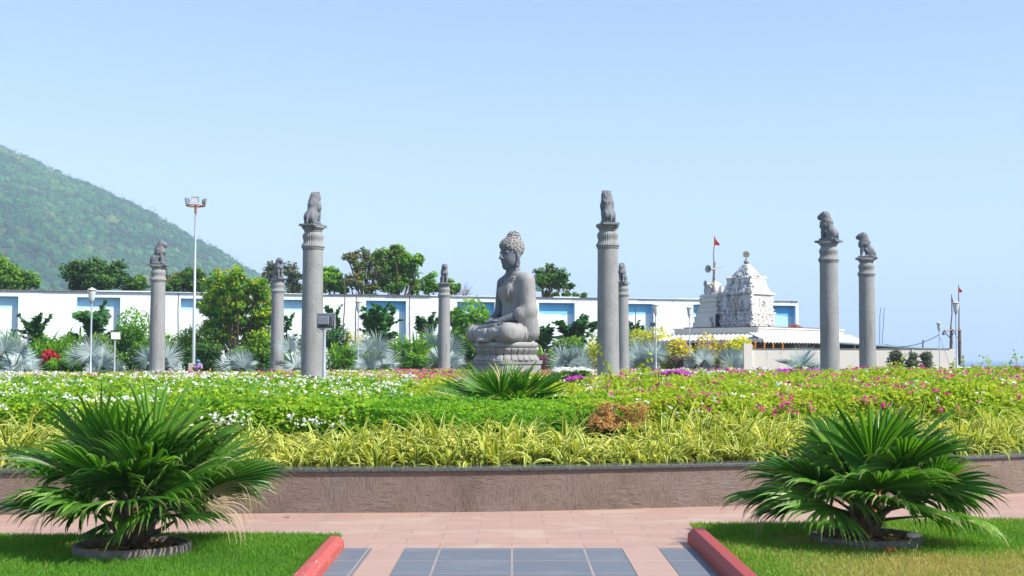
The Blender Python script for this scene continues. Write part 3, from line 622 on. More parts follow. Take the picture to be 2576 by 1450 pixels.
# ------------------------------------------------------------------ hedges
def hedge(name, label, x0f, x1f, y0f, y1, hf, leaf, mats, n_top, n_front, s0, core=True, flowers=(), seed=1, edge=.12, grow=.035, rbias=0., zside=None, bare=0., tone=.25, wob=.10, cat='hedge', tpl=LEAF, ypow=1.7, group=None, kind=None):
    """leaves on a wavy top and front over a core coloured dark as shade; x limits and the front line follow the functions given"""
    r = np.random.default_rng(seed); g = G()
    ymin = y0f(0.0) if callable(y0f) else y0f; Y0 = y0f if callable(y0f) else (lambda x: ymin+0*x)
    def H(x, y):
        h = hf(x, y)+wob*sn(x, y, seed=seed, f=.42, octv=3)*np.clip(.4+(y-ymin)/6, .4, 1)+.035*sn(x, y, seed=seed+1, f=1.7, octv=2)
        e = np.clip((y-Y0(x))/.35, 0, 1); return h-edge*(1-e)**2*1.4
    def top(n):
        u = r.random(n)**ypow; y = ymin-.8+u*(y1-ymin+.8); x = x0f(y)+r.random(n)*(x1f(y)-x0f(y)); k = y > Y0(x); return x[k], y[k]
    def put(x, y, z, nor, sz, mat, rn, sp=.9, tp=tpl): scatter_leaves(g, np.c_[x, y, z], nor, sz, tp, mat, rn, sp, r=r)
    x, y = top(n_top); n = len(x); h = H(x, y); sz = s0*(1+grow*(y-ymin))*r.uniform(.6, 1.25, n)
    dep = r.random(n)**2*.22; z = h-dep+np.where(r.random(n) < .05, r.uniform(0, .12, n), 0)
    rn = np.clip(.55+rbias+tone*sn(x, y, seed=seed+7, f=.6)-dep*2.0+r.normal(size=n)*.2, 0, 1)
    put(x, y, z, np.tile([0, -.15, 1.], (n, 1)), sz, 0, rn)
    if n_front:
        n = n_front; x = x0f(ymin)+r.random(n)*(x1f(ymin+.5)-x0f(ymin)); y = Y0(x); zb = bed_z(x, y)+.02; u = r.random(n); z = zb+u*(H(x, y+.35)-.04-zb)
        bul = .10*np.sin(u*PI)+.09*sn(x, z*2, seed=seed+3, f=1.1); sz = s0*r.uniform(.6, 1.2, n)
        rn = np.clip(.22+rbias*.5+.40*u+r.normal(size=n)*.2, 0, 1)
        kk = r.random(n) > bare*np.clip(1.25-u*1.5, 0, 1)*(sn(x, z*0, seed=seed+5, f=.5) > -.5)  # thins low front leaves so the dark core gives the shaded underside
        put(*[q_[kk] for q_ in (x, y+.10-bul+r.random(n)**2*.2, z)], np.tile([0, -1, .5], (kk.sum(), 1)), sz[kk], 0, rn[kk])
    for (fm, frac, pf, psz, lo) in flowers:
        x, y = top(int(n_top*frac)); p = sn(x, y*.8, seed=seed+fm*13, f=pf, octv=2); k = p > lo; x, y = x[k], y[k]; n = len(x)
        if not n: continue
        h = H(x, y)+r.uniform(-.02, .05, n); sz = psz*(1+grow*(y-ymin))
        for q in range(3):
            put(x+r.normal(size=n)*sz*.35, y+r.normal(size=n)*sz*.35, h+r.random(n)*sz*.6, np.tile([0, -.6, .8], (n, 1)), sz*r.uniform(.7, 1.2, n), fm, r.random(n), 1.4)
        if n_front:
            n = int(n_front*frac*.35); x = x0f(ymin)+r.random(n)*(x1f(ymin)-x0f(ymin)); u = .45+.55*r.random(n); z = bed_z(x, Y0(x))+u*(H(x, Y0(x)+.3)-bed_z(x, Y0(x)))
            k = sn(x, z*3, seed=seed+fm*5, f=.8) > max(lo, .15); x, z = x[k], z[k]; n = len(x)
            for q in range(3): put(x+r.normal(size=n)*psz*.4, Y0(x)-.04-r.random(n)*.08, z+r.normal(size=n)*psz*.4, np.tile([0, -1., .4], (n, 1)), psz*r.uniform(.7, 1.2, n), fm, r.random(n), 1.4)
    if core:
        ny, nx = 26, 60; V = []
        for j in range(ny):
            f = (j/(ny-1))**1.6
            yy = ymin+.16+f*(y1-ymin-.1); xx = np.linspace(x0f(yy)+.08, x1f(yy)-.08, nx); y = np.maximum(yy, Y0(xx)+.16)
            V.append(np.c_[xx, y, H(xx, y)-.15])
        fr = V[0].copy(); fr[:, 2] = bed_z(fr[:, 0], fr[:, 1])-.02; V = [fr]+V; bk = V[-1].copy(); bk[:, 2] = .3; V.append(bk); V = np.array(V)
        i = np.arange(ny+1)[:, None]*nx; j = np.arange(nx-1)[None]; g.add(V, np.stack([i+j, i+j+1, i+nx+j+1, i+nx+j], -1).reshape(-1, 4), len(mats)-1)
        for s_ in (0, nx-1):
            A = V[:, s_]; B = A.copy(); B[:, 2] = .3; m = len(A); i = np.arange(m-1)
            g.add(np.r_[A, B], np.stack([i, i+1, i+1+m, i+m], -1), len(mats)-1)
    o = g.obj(name, mats); tag(o, label, cat, group, kind); return o, H
cl = np.clip
wy = lambda x: wall_ys(cl(x, -14, 12))
white_h, Hw = hedge('white_bougainvillea_hedge', 'dense hedge of white bougainvillea on the left of the planter', lambda y: -.46*y-.6, lambda y: -1.75-.045*(y-15.5), lambda x: wy(x)+2.1, 34,
    lambda x, y: 1.08-.035*cl((y-16)/18, 0, 1), 0, [M['white_hedge'], M['white_bract'], M['hedge_core']], 88000, 26000, .074, flowers=((1, .055, .42, .05, .34),), seed=2, wob=.07, bare=.95)
box_h, Hb = hedge('green_box_hedge', 'bright glossy green hedge in front of the middle fan palm', lambda y: -1.95+0*y+.25*np.sin(y*3), lambda y: 1.5+.05*(y-15.5)+.15*np.sin(y*4), lambda x: wy(x)+2.0+.12*np.sin(x*2.3), 18.6,
    lambda x, y: 1.02+.02*(y-16)-.06*cl((x-.2), 0, 1), 0, [M['box_leaf'], M['hedge_core']], 42000, 32000, .058, seed=5, wob=.13, bare=.6, tone=.42, rbias=.14, tpl=LEAFN, edge=.2)
lime_h, Hl = hedge('lime_hedge', 'pale lime hedge around and behind the middle fan palm', lambda y: -1.7-.04*(y-16), lambda y: 1.5+.05*(y-18), lambda x: 18.2+.3*np.sin(x*2), 38,
    lambda x, y: 1.02-.02*cl((y-18)/20, 0, 1), 0, [M['lime_leaf'], M['white_bract'], M['hedge_core']], 26000, 0, .058, flowers=((1, .03, .5, .05, .3),), seed=9, wob=.05)
def hpink(x, y): return 1.06+.13*cl((x/y-.05)/.2, 0, 1)+.08*cl((x/y-.2)/.15, 0, 1)*cl((y-18)/15, 0, 1)+.03*cl((y-17)/10, 0, 1)-.05*cl((y-30)/8, 0, 1)*(x/y < .22)
pink_h, Hp = hedge('pink_bougainvillea_hedge', 'straggly lime hedge with magenta bougainvillea flowers on the right of the planter', lambda y: 1.05+.05*(y-16)+.28*np.sin(y*2.6)+.15*np.sin(y*6), lambda y: .47*y+.6, lambda x: wy(x)+2.15+.1*np.sin(x*1.7), 38,
    hpink, 0, [M['lime_leaf'], M['pink_bract'], M['white_bract'], M['white_hedge'], M['hedge_core']], 96000, 30000, .058, flowers=((1, .030, .7, .055, .34), (2, .010, .6, .045, .3)), seed=14, wob=.13)
# dead patch
r = np.random.default_rng(3); g = G()
n = 3600; th = r.uniform(0, 2*PI, n); u = r.random(n)
cx, cy, cz = 1.22, 15.74, .72
px_ = cx+np.cos(th)*.27*np.sqrt(r.random(n))*(1+.2*np.sin(3*th)); py_ = cy-.02-.12*u; pz_ = cz+(.33*(1-((px_-cx)/.40)**2))*r.random(n)+.05
px_ = np.where(r.random(n) < .18, px_*0+cx+.34+r.normal(size=n)*.07, px_)
pz_ = pz_-.09*np.abs(sn(px_, pz_*0, seed=9, f=2.6)); keep = (sn(px_, py_*0, pz_, seed=12, f=3.2) > -.55); px_, py_, pz_ = px_[keep], py_[keep]+.10*sn(px_, py_*0, pz_, seed=13, f=3)[keep], pz_[keep]; n = len(px_)
scatter_leaves(g, np.c_[px_, py_-.05, pz_], np.tile([0, -1, .6], (n, 1)), r.uniform(.025, .05, n), LEAFN, 0, None, 1.2, .3, r)
for k in range(40):
    a = r.uniform(-.4, .4); g.tube([(cx+a*.6, cy+.1, .6), (cx+a, cy-.05, .85), (cx+a*1.1+r.normal()*.05, cy-.12, 1.0+r.random()*.08)], [.006, .004, .002], 4, 1)
tag(g.obj('scorched_bush', [M['dead_leaf'], M['twig']]), 'scorched brown dried bush between the green and pink hedges', 'dead bush')

# loose shoots standing above the pink hedge, each its own sprig
def sprig(px, py_top, Y, r, lime=True, lean=0.):
    x = xat(px, Y); zt = zat(py_top, Y); z0 = float(Hp(np.array([x]), np.array([Y]))[0])-.1; n = 16; t = np.linspace(0, 1, n)
    ph = r.uniform(0, 6); P = np.c_[x+lean*t**1.5+.05*np.sin(3*t+ph), np.full(n, Y)+.1*np.sin(2*t+ph), z0+(zt-z0)*t]
    g = G(); g.tube(P, np.linspace(.006, .002, n), 4, 1); m = max(10, int((zt-z0)*60)); i = r.integers(2, n, m)
    scatter_leaves(g, P[i]+r.normal(size=(m, 3))*.035, nrm(r.normal(size=(m, 3))+[0, -.5, .3]), r.uniform(.05, .09, m), LEAF, 0, np.clip(r.normal(.6, .2, m), 0, 1), 1., .3, r)
    return g.obj('leafy_shoot', [M['lime_leaf'], M['twig']])
r = np.random.default_rng(8)
for i, (px, py, Y, ln) in enumerate([(1545, 868, 21, -.2), (1570, 905, 20, .35), (1520, 925, 22, .1), (1600, 900, 19, .25), (1650, 935, 19, .1), (1790, 930, 20, -.1), (1900, 940, 19, .1), (2010, 925, 20, 0), (2235, 893, 24, .3), (2265, 915, 23, 0), (2395, 910, 30, .1),
      (2420, 893, 28, .1), (2455, 905, 30, .15), (2490, 896, 28, -.1), (2570, 882, 24, -.15), (2545, 900, 30, 0), (2130, 925, 24, .1), (1840, 915, 26, 0)]):
    o = sprig(px, py, Y, r, lean=ln)
    w = ['tallest lime shoot climbing in front of the tall pillar right of the statue', 'leaning lime shoot just right of the tall pillar base', 'short reddish lime shoot left of the tall pillar base', 'lime shoot between the tall pillar and the lamp post', 'low lime shoot under the right street lamps', 'lime shoot below the small temple dome',
         'lime shoot in front of the cream wall pillar', 'lime shoot in front of the silver palm by the cream wall', 'arching lime shoot in front of the far right lion pillar', 'short shoot in front of the three wall shrubs', 'thin shoot at the foot of the large lamp at right', 'curling shoot against the sea right of the large lamp',
         'drooping shoot against the sea above the white rail', 'bushy lime shoot against the sea', 'tall leafy shoot at the right edge against the sea', 'slender shoot near the right edge against the sea', 'lime shoot right of the nearest right pillar base', 'lime shoot beneath the temple corner'][i]
    tag(o, w, 'shoot', 'loose shoots above the pink hedge')

# ground cover beds round the pillars, far behind
def cover(name, label, x0f, x1f, y0, y1, mats, n, s0, seed, flowers=(), h=.10, kind='stuff', bias=0.):
    return hedge(name, label, x0f, x1f, lambda x: y0+0*x, y1, lambda x, y: GZ+h+0*x, 0, mats, n, 0, s0, core=True, flowers=flowers, seed=seed, edge=.1, grow=.012, rbias=bias, wob=.05, cat='ground cover', ypow=1.2, kind=kind)
cover('ground_cover', 'lime and white flowering ground cover around the left pillars', lambda y: -.43*y-1, lambda y: -.075*y, 38, 66, [M['lime_leaf'], M['white_bract'], M['pink_bract'], M['hedge_core']], 42000, .10, 31, ((1, .06, .16, .09, .12), (2, .02, .3, .09, .45)))
cover('ground_cover', 'lime ground cover with pink flowers around the statue', lambda y: -.14*y, lambda y: .04*y, 38, 76, [M['lime_leaf'], M['pink_bract'], M['purple_bract'], M['hedge_core']], 24000, .10, 33, ((1, .10, .2, .08, .3),), bias=.1)
cover('ground_cover', 'lime ground cover with magenta flowers around the right pillars', lambda y: .042*y, lambda y: .45*y, 38, 74, [M['lime_leaf'], M['pink_bract'], M['purple_bract'], M['white_bract'], M['hedge_core']], 46000, .10, 35, ((2, .10, .14, .09, .3), (3, .1, .2, .09, .35)), h=.14, bias=.05)
def patch_bed(name, label, pxa, pxb, pyt, Y, depth, mat, n, seed, hh=.35, cat='flower bed'):
    r = np.random.default_rng(seed); x0, x1 = xat(pxa, Y), xat(pxb, Y); zt = zat(pyt, Y); g = G()
    x = r.uniform(x0, x1, n); y = Y+r.random(n)*depth; e = 1-np.abs((x-x0)/(x1-x0)*2-1)**4; u = r.random(n); z = zt-.06*(1-e)-hh*u*u+.04*sn(x, y, seed=seed, f=.8)
    k = u < .25; scatter_leaves(g, np.c_[x, y-.2*u, z][k], np.tile([0, -.6, 1.], (k.sum(), 1)), r.uniform(.07, .12, k.sum()), LEAF, 0, None, 1.2, .1, r)
    k = ~k; scatter_leaves(g, np.c_[x, y, z-.04][k], np.tile([0, -.7, 1.], (k.sum(), 1)), r.uniform(.07, .13, k.sum()), LEAF, 1, None, 1., .1, r)
    w = x1-x0; g.box((x0+x1)/2, Y+depth/2+.1, (zt-.15+GZ)/2, w-.3, depth-.2, max(.1, zt-.15-GZ+.1), 2)
    return tag(g.obj(name, [mat, M['box_leaf'], M['hedge_core']]), label, cat)
patch_bed('white_flower_bed', 'clipped bed of small white flowers right of the statue base', 1398, 1488, 931, 34, 1.6, M['white_bract'], 5200, 4)
patch_bed('purple_flower_bed', 'bed of purple flowers between the silver palm and right pillar', 1975, 2072, 932, 44, 2.0, M['purple_bract'], 5200, 6)
patch_bed('purple_flower_bed', 'purple flowers along the hedge below the left lamps of the temple', 1655, 1745, 937, 33, .8, M['purple_bract'], 1100, 7)
patch_bed('magenta_flower_bed', 'small magenta flowers just right of the white flower bed', 1428, 1478, 948, 29, .6, M['purple_bract'], 700, 12)

# ------------------------------------------------------------------ silver palms
SM = [M['silver_leaf'], M['palm_dry'], M['silver_leaf']]
def silver_palm(px, Y, fans, label, seed, base_z=GZ):
    r = np.random.default_rng(seed); x = xat(px, Y); t = root('silver_fan_palm', (x, Y, base_z), label, 'palm', 'silver fan palms behind the pillars')
    g = G(); g.lathe([(.14, 0), (.16, .1), (.10, .35), (.05, .5)], 10); g.obj('trunk', [M['fibre']], t)
    u = Y/F
    for (dx, dy, R, tilt, nn) in fans:      # fan hub offset (px, px up from base), radius px
        hub = np.array([dx*u, -.1-r.random()*.5, max(.25, dy*u)]); R_ = R*u
        d = nrm([math.sin(tilt), -.10+r.normal()*.15, math.cos(tilt)]); Nn = nrm(np.array([r.normal()*.25, -1, .25])); Nn = nrm(Nn-d*(Nn@d)); S = np.cross(Nn, d)
        g = G(); fan(g, hub, d, S, Nn, nn, R_, r.uniform(3.7, 4.7), .40, .04, 0, cup=.22, fold=.8, r=r, K=6, base=.5+r.normal()*.15, wmul=.80, lenf=.25)
        g.tube([(0, 0, .2), hub*[.5, .5, .6], hub], [.05, .04, .025], 5, 2); g.obj('frond', SM, t)
    for k in range(5):    # folded back fans that fill the crown
        az = r.uniform(0, 6.28); frond(t, 'frond', az, r.uniform(.3, 1.1), .5, fans[0][2]*u*.8, (0, 0.25, .3), 26, 3.6, .55, .05, SM, r, prad=.03, base=.35)
    return t
silver_palm(35, 60, [(-12, 62, 66, -.15, 40), (5, 12, 66, .1, 44), (28, 55, 58, .45, 36), (55, 5, 38, .7, 24)], 'largest silver fan palm at the left edge', 41)
silver_palm(243, 61, [(-38, 42, 46, -.35, 34), (-5, 55, 58, -.1, 36), (18, 24, 62, .15, 40), (-4, 8, 26, 0, 24), (58, 12, 36, .6, 24)], 'silver fan palm behind the leftmost street lamp', 42)
silver_palm(402, 68, [(-22, 35, 44, -.6, 32), (25, 40, 52, .5, 34), (40, 22, 34, .8, 26)], 'silver fan palm half hidden by the left lion pillar', 43)
silver_palm(598, 67, [(-22, 14, 40, -.6, 26), (0, 25, 52, -.05, 32), (22, 14, 48, .5, 30)], 'bright silver fan palm below the big lime tree', 44)
silver_palm(737, 70, [(-6, 60, 46, -.1, 34), (8, 18, 50, -.2, 34), (46, 20, 38, .9, 28)], 'silver fan palm between the two left centre pillars', 45)
silver_palm(947, 70, [(-20, 58, 52, -.35, 36), (5, 62, 54, .15, 34), (22, 18, 54, .15, 44), (-18, 16, 46, -.35, 36), (-36, 8, 30, -.9, 24)], 'silver fan palm right of the second street lamp', 46)
silver_palm(1112, 82, [(-18, 62, 58, -.25, 38), (-18, 20, 44, -.4, 36), (25, 55, 52, .35, 38), (24, 18, 46, .6, 36)], 'silver fan palm behind the small lion pillar left of the statue', 47)
silver_palm(1432, 68, [(-10, 22, 62, -.1, 46), (28, 22, 50, .35, 32), (38, 5, 30, .8, 22)], 'silver fan palm just right of the statue', 48)
silver_palm(1622, 80, [(-14, 40, 58, -.2, 44), (22, 42, 52, .4, 40), (14, 8, 34, 0, 26), (-25, 20, 40, -.7, 30)], 'silver fan palm behind the pair of tall right pillars', 49)
silver_palm(1768, 75, [(0, 32, 42, -.05, 40), (14, 2, 26, .4, 24), (-34, 12, 26, -.9, 20)], 'small silver fan palm right of the second temple lamp', 50)
silver_palm(1838, 73, [(0, 14, 48, .05, 46), (14, 8, 38, .5, 30)], 'low silver fan palm beside the cream wall pillar', 51)
silver_palm(2012, 62, [(0, 24, 56, 0, 52), (-14, 10, 46, -.8, 30), (26, 8, 40, .8, 30)], 'blue silver fan palm in front of the cream wall', 52)

# ------------------------------------------------------------------ shrubs and trees
def pinnate(g, P0, az, e0, L, w, n, r, mat=0, bend=1.1, base=.5):
    K = 9; ang = e0; p = np.array(P0, float); hz = np.array([math.cos(az), math.sin(az), 0]); pts = [p]; ds = []
    for k in range(K):
        d = hz*math.cos(ang)+np.array([0, 0, 1])*math.sin(ang); ds.append(d); p = p+d*L/K; pts.append(p); ang -= bend/K
    pts = np.array(pts); ds.append(ds[-1]); ds = np.array(ds); g.tube(pts, np.linspace(.025, .006, K+1), 4, 1, caps=False)
    t = r.uniform(.12, 1, n); f = t*K; i = np.minimum(f.astype(int), K-1); fr = (f-i)[:, None]; q = pts[i]*(1-fr)+pts[i+1]*fr; d = ds[i]
    S = np.cross(hz, [0, 0, 1.]); side = np.where(r.random(n) < .5, 1, -1)[:, None]
    ld = nrm(d*.7+S*side*(1.0-.3*t[:, None])+r.normal(size=(n, 3))*.22-np.array([0, 0, .15])); up = nrm(np.cross(ld, np.cross([0, 0, 1.], ld)+1e-6)+r.normal(size=(n, 3))*.5)
    sz = w*(1-.5*np.abs(t*1.4-.55))*r.uniform(.7, 1.15, n); g.inst(LEAF[0], LEAF[1], q, frames(ld, up), sz, mat, np.clip(base+r.normal(size=n)*.22, 0, 1))
def px_box(pxa, pxb, pyt, Y): return xat((pxa+pxb)/2, Y), (pxb-pxa)*Y/F, zat(pyt, Y)-GZ
def fishtail(pxa, pxb, pyt, Y, label, seed, n=9, mat='fishtail'):
    r = np.random.default_rng(seed); x, w, h = px_box(pxa, pxb, pyt, Y); t = root('fishtail_palm', (x, Y, GZ), label, 'palm', 'dark fishtail palms by the boundary wall')
    g = G(); g.tube([(0, 0, -.1), (.03, 0, h*.35), (0, 0, h*.6)], [.06, .05, .03], 6); g.obj('trunk', M['bark'], t)
    g = G()
    for i in range(n):
        az = i*2.4+r.normal()*.3; el = 1.45 if i == 0 else r.uniform(.25, 1.35); z0 = h*(.62 if i < 3 else r.uniform(.22, .6))
        L = min((h-z0)/max(.35, math.sin(el))*.95, w*.62/max(.3, math.cos(el)*abs(math.cos(az))+.25)); L = max(.5, L)
        pinnate(g, (0, 0, z0), az, el, L, L*.26, 80, r, bend=.5, base=.45+.1*math.sin(el))
    g.obj('crown', [M[mat], M['petiole']], t); return t
def clump(pxa, pxb, pyt, Y, label, seed, mat='ginger', n=120, wl=.12, kind=None, cat='shrub', name='ginger_clump', e=(.5, 1.45)):
    r = np.random.default_rng(seed); x, w, h = px_box(pxa, pxb, pyt, Y); g = G()
    bx = r.uniform(-.5, .5, n)*w*.85; by = r.uniform(-.6, .6, n); az = r.uniform(0, 2*PI, n); z0 = r.random(n)**1.2*h*.55
    L = np.minimum(h*r.uniform(.35, .62, n), 1.5); e0 = r.uniform(*e, n)
    straps(g, np.c_[bx, by, z0], az, L, e0, r.uniform(.3, 1.9, n), wl*r.uniform(.7, 1.3, n), np.clip(.25+.5*z0/h+r.normal(size=n)*.2, 0, 1), 0, 6, False, r)
    for k in range(10): g.tube([(bx[k]*.7, by[k], -.05), (bx[k]*.8, by[k], h*.4), (bx[k], by[k], h*.62)], [.02, .018, .01], 4, 1)
    return tag(g.obj(name, [M[mat], M['petiole']], loc=(x, Y, GZ)), label, cat, 'broad leaved clumps behind the silver palms')
def bush(pxa, pxb, pyt, Y, label, seed, mat='croton', n=1500, ls=.17, name='croton_bush', cat='shrub', tpl=LEAFN, pyb=None, droop=.5, mats2=None, group='bushes along the boundary wall', z0=0):
    n = int(n*2.0); ls = ls*1.15; r = np.random.default_rng(seed); x, w, h = px_box(pxa, pxb, pyt, Y); g = G(); nb = max(6, int(w*3.4))
    z0 = 0 if pyb is None else zat(pyb, Y)-GZ
    bl = [(r.uniform(-.36, .36)*w, r.uniform(-.5, .5)*.8, z0+(h-z0)*r.uniform(.25, .74), r.uniform(.22, .34)*min(w, h-z0)) for _ in range(nb)]; bl[0] = (0.05*w, -.1, z0+(h-z0)*.74, (h-z0)*.26)
    for (a, b, c, q) in bl:
        m = n//nb; v = nrm(r.normal(size=(m, 3))); rad = q*(.55+.45*r.random(m)**.5)*(1+.25*sn(v[:, 0]*2, v[:, 1]*2, v[:, 2]*2, seed=seed))
        P = v*rad[:, None]*[1.1, .9, 1]+[a, b, c]; P[:, 2] = np.maximum(P[:, 2], .03)
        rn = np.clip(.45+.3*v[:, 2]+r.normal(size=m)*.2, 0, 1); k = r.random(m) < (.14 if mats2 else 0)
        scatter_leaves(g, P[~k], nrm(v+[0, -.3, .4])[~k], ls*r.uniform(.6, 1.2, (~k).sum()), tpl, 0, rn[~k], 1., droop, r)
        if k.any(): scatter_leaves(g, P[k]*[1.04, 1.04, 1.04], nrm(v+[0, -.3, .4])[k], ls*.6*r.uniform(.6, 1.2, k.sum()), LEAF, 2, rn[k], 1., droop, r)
        g.tube([(a*.2, b*.3, -.05), (a*.6, b*.6, c*.5), (a, b, c)], [.04, .03, .012], 5, 1)
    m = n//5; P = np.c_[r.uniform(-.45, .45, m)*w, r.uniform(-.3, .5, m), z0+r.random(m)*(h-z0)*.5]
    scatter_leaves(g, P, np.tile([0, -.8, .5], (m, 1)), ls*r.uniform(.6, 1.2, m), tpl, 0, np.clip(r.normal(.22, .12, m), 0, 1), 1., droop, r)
    ms = [M[mat], M['bark']]+([M[mats2]] if mats2 else [])
    return tag(g.obj(name, ms, loc=(x, Y, GZ)), label, cat, group)

WY = lambda px: 84.5 if px < 900 else 86.
for i, (a, b, t_, Y, lb) in enumerate([
    (44, 128, 784, 83, 'dark fishtail palm against the wall behind the leftmost silver palm'), (200, 284, 753, 83, 'tall dark fishtail palm behind the leftmost street lamp'),
    (700, 742, 783, 85, 'dark fishtail palm peeping out right of the third pillar'), (812, 862, 762, 88, 'fishtail palm seen above the large floodlight'),
    (906, 1008, 756, 88, 'tall fishtail palm in the middle of a recessed wall panel'), (1046, 1104, 781, 89, 'fishtail palm left of the small lion pillar'),
    (1340, 1396, 811, 90, 'fishtail palm directly behind the statue back'), (1396, 1500, 786, 91, 'spreading fishtail palm right of the statue'),
    (1572, 1620, 802, 94, 'curled fishtail palm right of the paired pillars')]): fishtail(a, b, t_, Y, lb, 60+i, n=11)
for i, (a, b, t_, Y, lb) in enumerate([
    (66, 180, 832, 72, 'broad ginger clump right of the leftmost silver palm'), (150, 215, 812, 79, 'upright yellow green ginger leaves behind the second silver palm'), (-10, 50, 812, 82, 'ginger clump at the left edge below the wall'),
    (470, 560, 870, 74, 'dark ginger clump behind the floodlight mast base'), (812, 905, 852, 76, 'large ginger clump right of the large floodlight post'), (985, 1075, 826, 80, 'ginger clump left of the small lion pillar'),
    (1345, 1392, 868, 80, 'ginger clump behind the statue pedestal'), (1150, 1200, 880, 84, 'ginger clump left of the statue pedestal'), (1660, 1712, 826, 91, 'tall pointed ginger leaves between the two temple lamps'), (1700, 1745, 838, 90, 'low ginger leaves left of the temple eave'),
    (680, 740, 870, 80, 'ginger clump behind the third pillar'), (1478, 1530, 850, 84, 'ginger clump left of the tall right pillar')]):
    clump(a, b, t_, Y, lb, 80+i, n=170, mat='ginger' if i not in (3,) else 'fishtail')
for i, (a, b, t_, Y, mt, n, ls, lb, tp, m2) in enumerate([
    (282, 378, 776, 80, 'tree_bright', 1900, .2, 'heart leaved green shrub left of the left lion pillar', LEAF, None), (436, 545, 815, 79, 'tree_lime', 2600, .2, 'spreading light green shrub behind the floodlight mast', LEAFN, None),
    (472, 545, 866, 72, 'tree_dark', 1500, .16, 'dark green shrub at the floodlight mast base', LEAF, None), (868, 912, 832, 86, 'croton', 700, .17, 'yellow croton right of the large floodlight', LEAFN, None),
    (1128, 1232, 752, 84, 'tree_bright', 2400, .24, 'tall heart leaved shrub left of the statue', LEAF, None), (1160, 1192, 850, 88, 'croton', 600, .15, 'yellow croton left of the statue knee', LEAFN, None),
    (1474, 1512, 858, 78, 'croton', 900, .16, 'yellow croton left of the tall right pillar', LEAFN, 'plum_leaf'), (1600, 1690, 822, 85, 'croton', 1700, .24, 'large yellow croton behind the first temple lamp', LEAFN, None),
    (1660, 1742, 850, 81, 'croton', 1900, .24, 'yellow croton between the two temple lamps', LEAFN, 'purple_bract'), (1745, 1802, 838, 79, 'croton', 1000, .22, 'rounded yellow croton right of the second temple lamp', LEAFN, 'purple_bract'),
    (1796, 1850, 850, 78, 'croton', 900, .2, 'low yellow croton with purple flowers under the temple eave', LEAFN, 'purple_bract'), (1836, 1886, 844, 74.5, 'croton', 1300, .22, 'drooping yellow croton beside the cream wall pillar', LEAFN, None),
    (92, 150, 880, 68, 'red_leaf', 500, .17, 'red leaved shrub between the two left silver palms', LEAF, None), (104, 208, 900, 64, 'box_leaf', 4200, .08, 'low bright green mound before the red leaved shrub', LEAF, None),
    (992, 1072, 888, 76, 'box_leaf', 2600, .1, 'low green mound between silver palms left of the statue', LEAF, None), (1348, 1390, 890, 76, 'plum_leaf', 1200, .1, 'dark plum coloured bush behind the pedestal', LEAFN, 'purple_bract'),
    (340, 400, 850, 78, 'tree_mid', 1300, .18, 'mid green shrub left behind the left lion pillar', LEAF, None), (560, 690, 872, 78, 'tree_mid', 2600, .18, 'dense green shrubs under the big lime tree', LEAF, None),
    (1690, 1745, 895, 79, 'plum_leaf', 1000, .12, 'dark flowering bush with white and purple specks between temple lamps', LEAFN, 'white_bract'), (805, 885, 815, 86, 'fishtail', 1300, .2, 'dark green shrub behind the large floodlight post', LEAFN, None),
    (1075, 1160, 865, 84, 'ginger', 1500, .2, 'green shrub behind the small lion pillar', LEAFN, None), (1186, 1245, 800, 88, 'tree_dark', 1200, .17, 'dark shrub seen behind the statue hands', LEAF, None),
    (-25, 45, 848, 74, 'tree_mid', 1500, .18, 'green shrub at the left edge behind the silver palm', LEAF, None), (198, 290, 838, 78, 'tree_mid', 1700, .18, 'green shrub below the tall dark fishtail palm', LEAF, None), (880, 990, 856, 84, 'ginger', 1900, .2, 'yellow green shrub behind the second street lamp', LEAFN, None),
    (1385, 1475, 848, 87, 'tree_mid', 1700, .18, 'green shrub below the spreading fishtail palm', LEAF, None), (1560, 1625, 828, 90, 'tree_mid', 1500, .2, 'green shrub right of the paired pillars', LEAF, None)]):
    bush(a, b, t_, Y, lb, 110+i, mt, n, ls, {'croton': 'croton_bush', 'red_leaf': 'red_leaved_shrub', 'box_leaf': 'clipped_green_mound'}.get(mt, 'garden_shrub'), tpl=tp, mats2=m2)
for i, (a, b, t_, Y, mt, n, ls, lb) in enumerate([(118, 205, 846, 80, 'ginger', 1300, .2, 'bright green shrub filling behind the red leaved shrub'), (60, 122, 836, 84, 'tree_mid', 900, .2, 'green shrub under the leftmost fishtail palm'),
    (378, 442, 838, 82, 'tree_bright', 1000, .2, 'bright green shrub right behind the left lion pillar'), (742, 800, 838, 84, 'tree_mid', 900, .2, 'green shrub hidden partly by the tall left pillar'), (912, 1000, 838, 87, 'tree_mid', 1000, .2, 'mid green shrub under the tall middle fishtail palm'),
    (1040, 1105, 838, 87, 'ginger', 1000, .2, 'yellow green shrub under the fishtail palm by the small pillar'), (1480, 1580, 842, 90, 'ginger', 1000, .2, 'yellow green shrub behind the tallest right pillar')]):
    bush(a, b, t_, Y, lb, 170+i, mt, n, ls, 'garden_shrub', tpl=LEAF)
for i, (a, b, t_, lb) in enumerate([(2232, 2272, 880, 'leftmost sparse wall shrub by the cream wall'), (2276, 2312, 886, 'middle sparse wall shrub by the cream wall'), (2315, 2345, 884, 'rightmost sparse wall shrub by the cream wall')]):
    bush(a, b, t_, 69, lb, 150+i, 'tree_grey', 420, .2, 'wall_shrub', pyb=925, group='sparse shrubs before the cream wall')

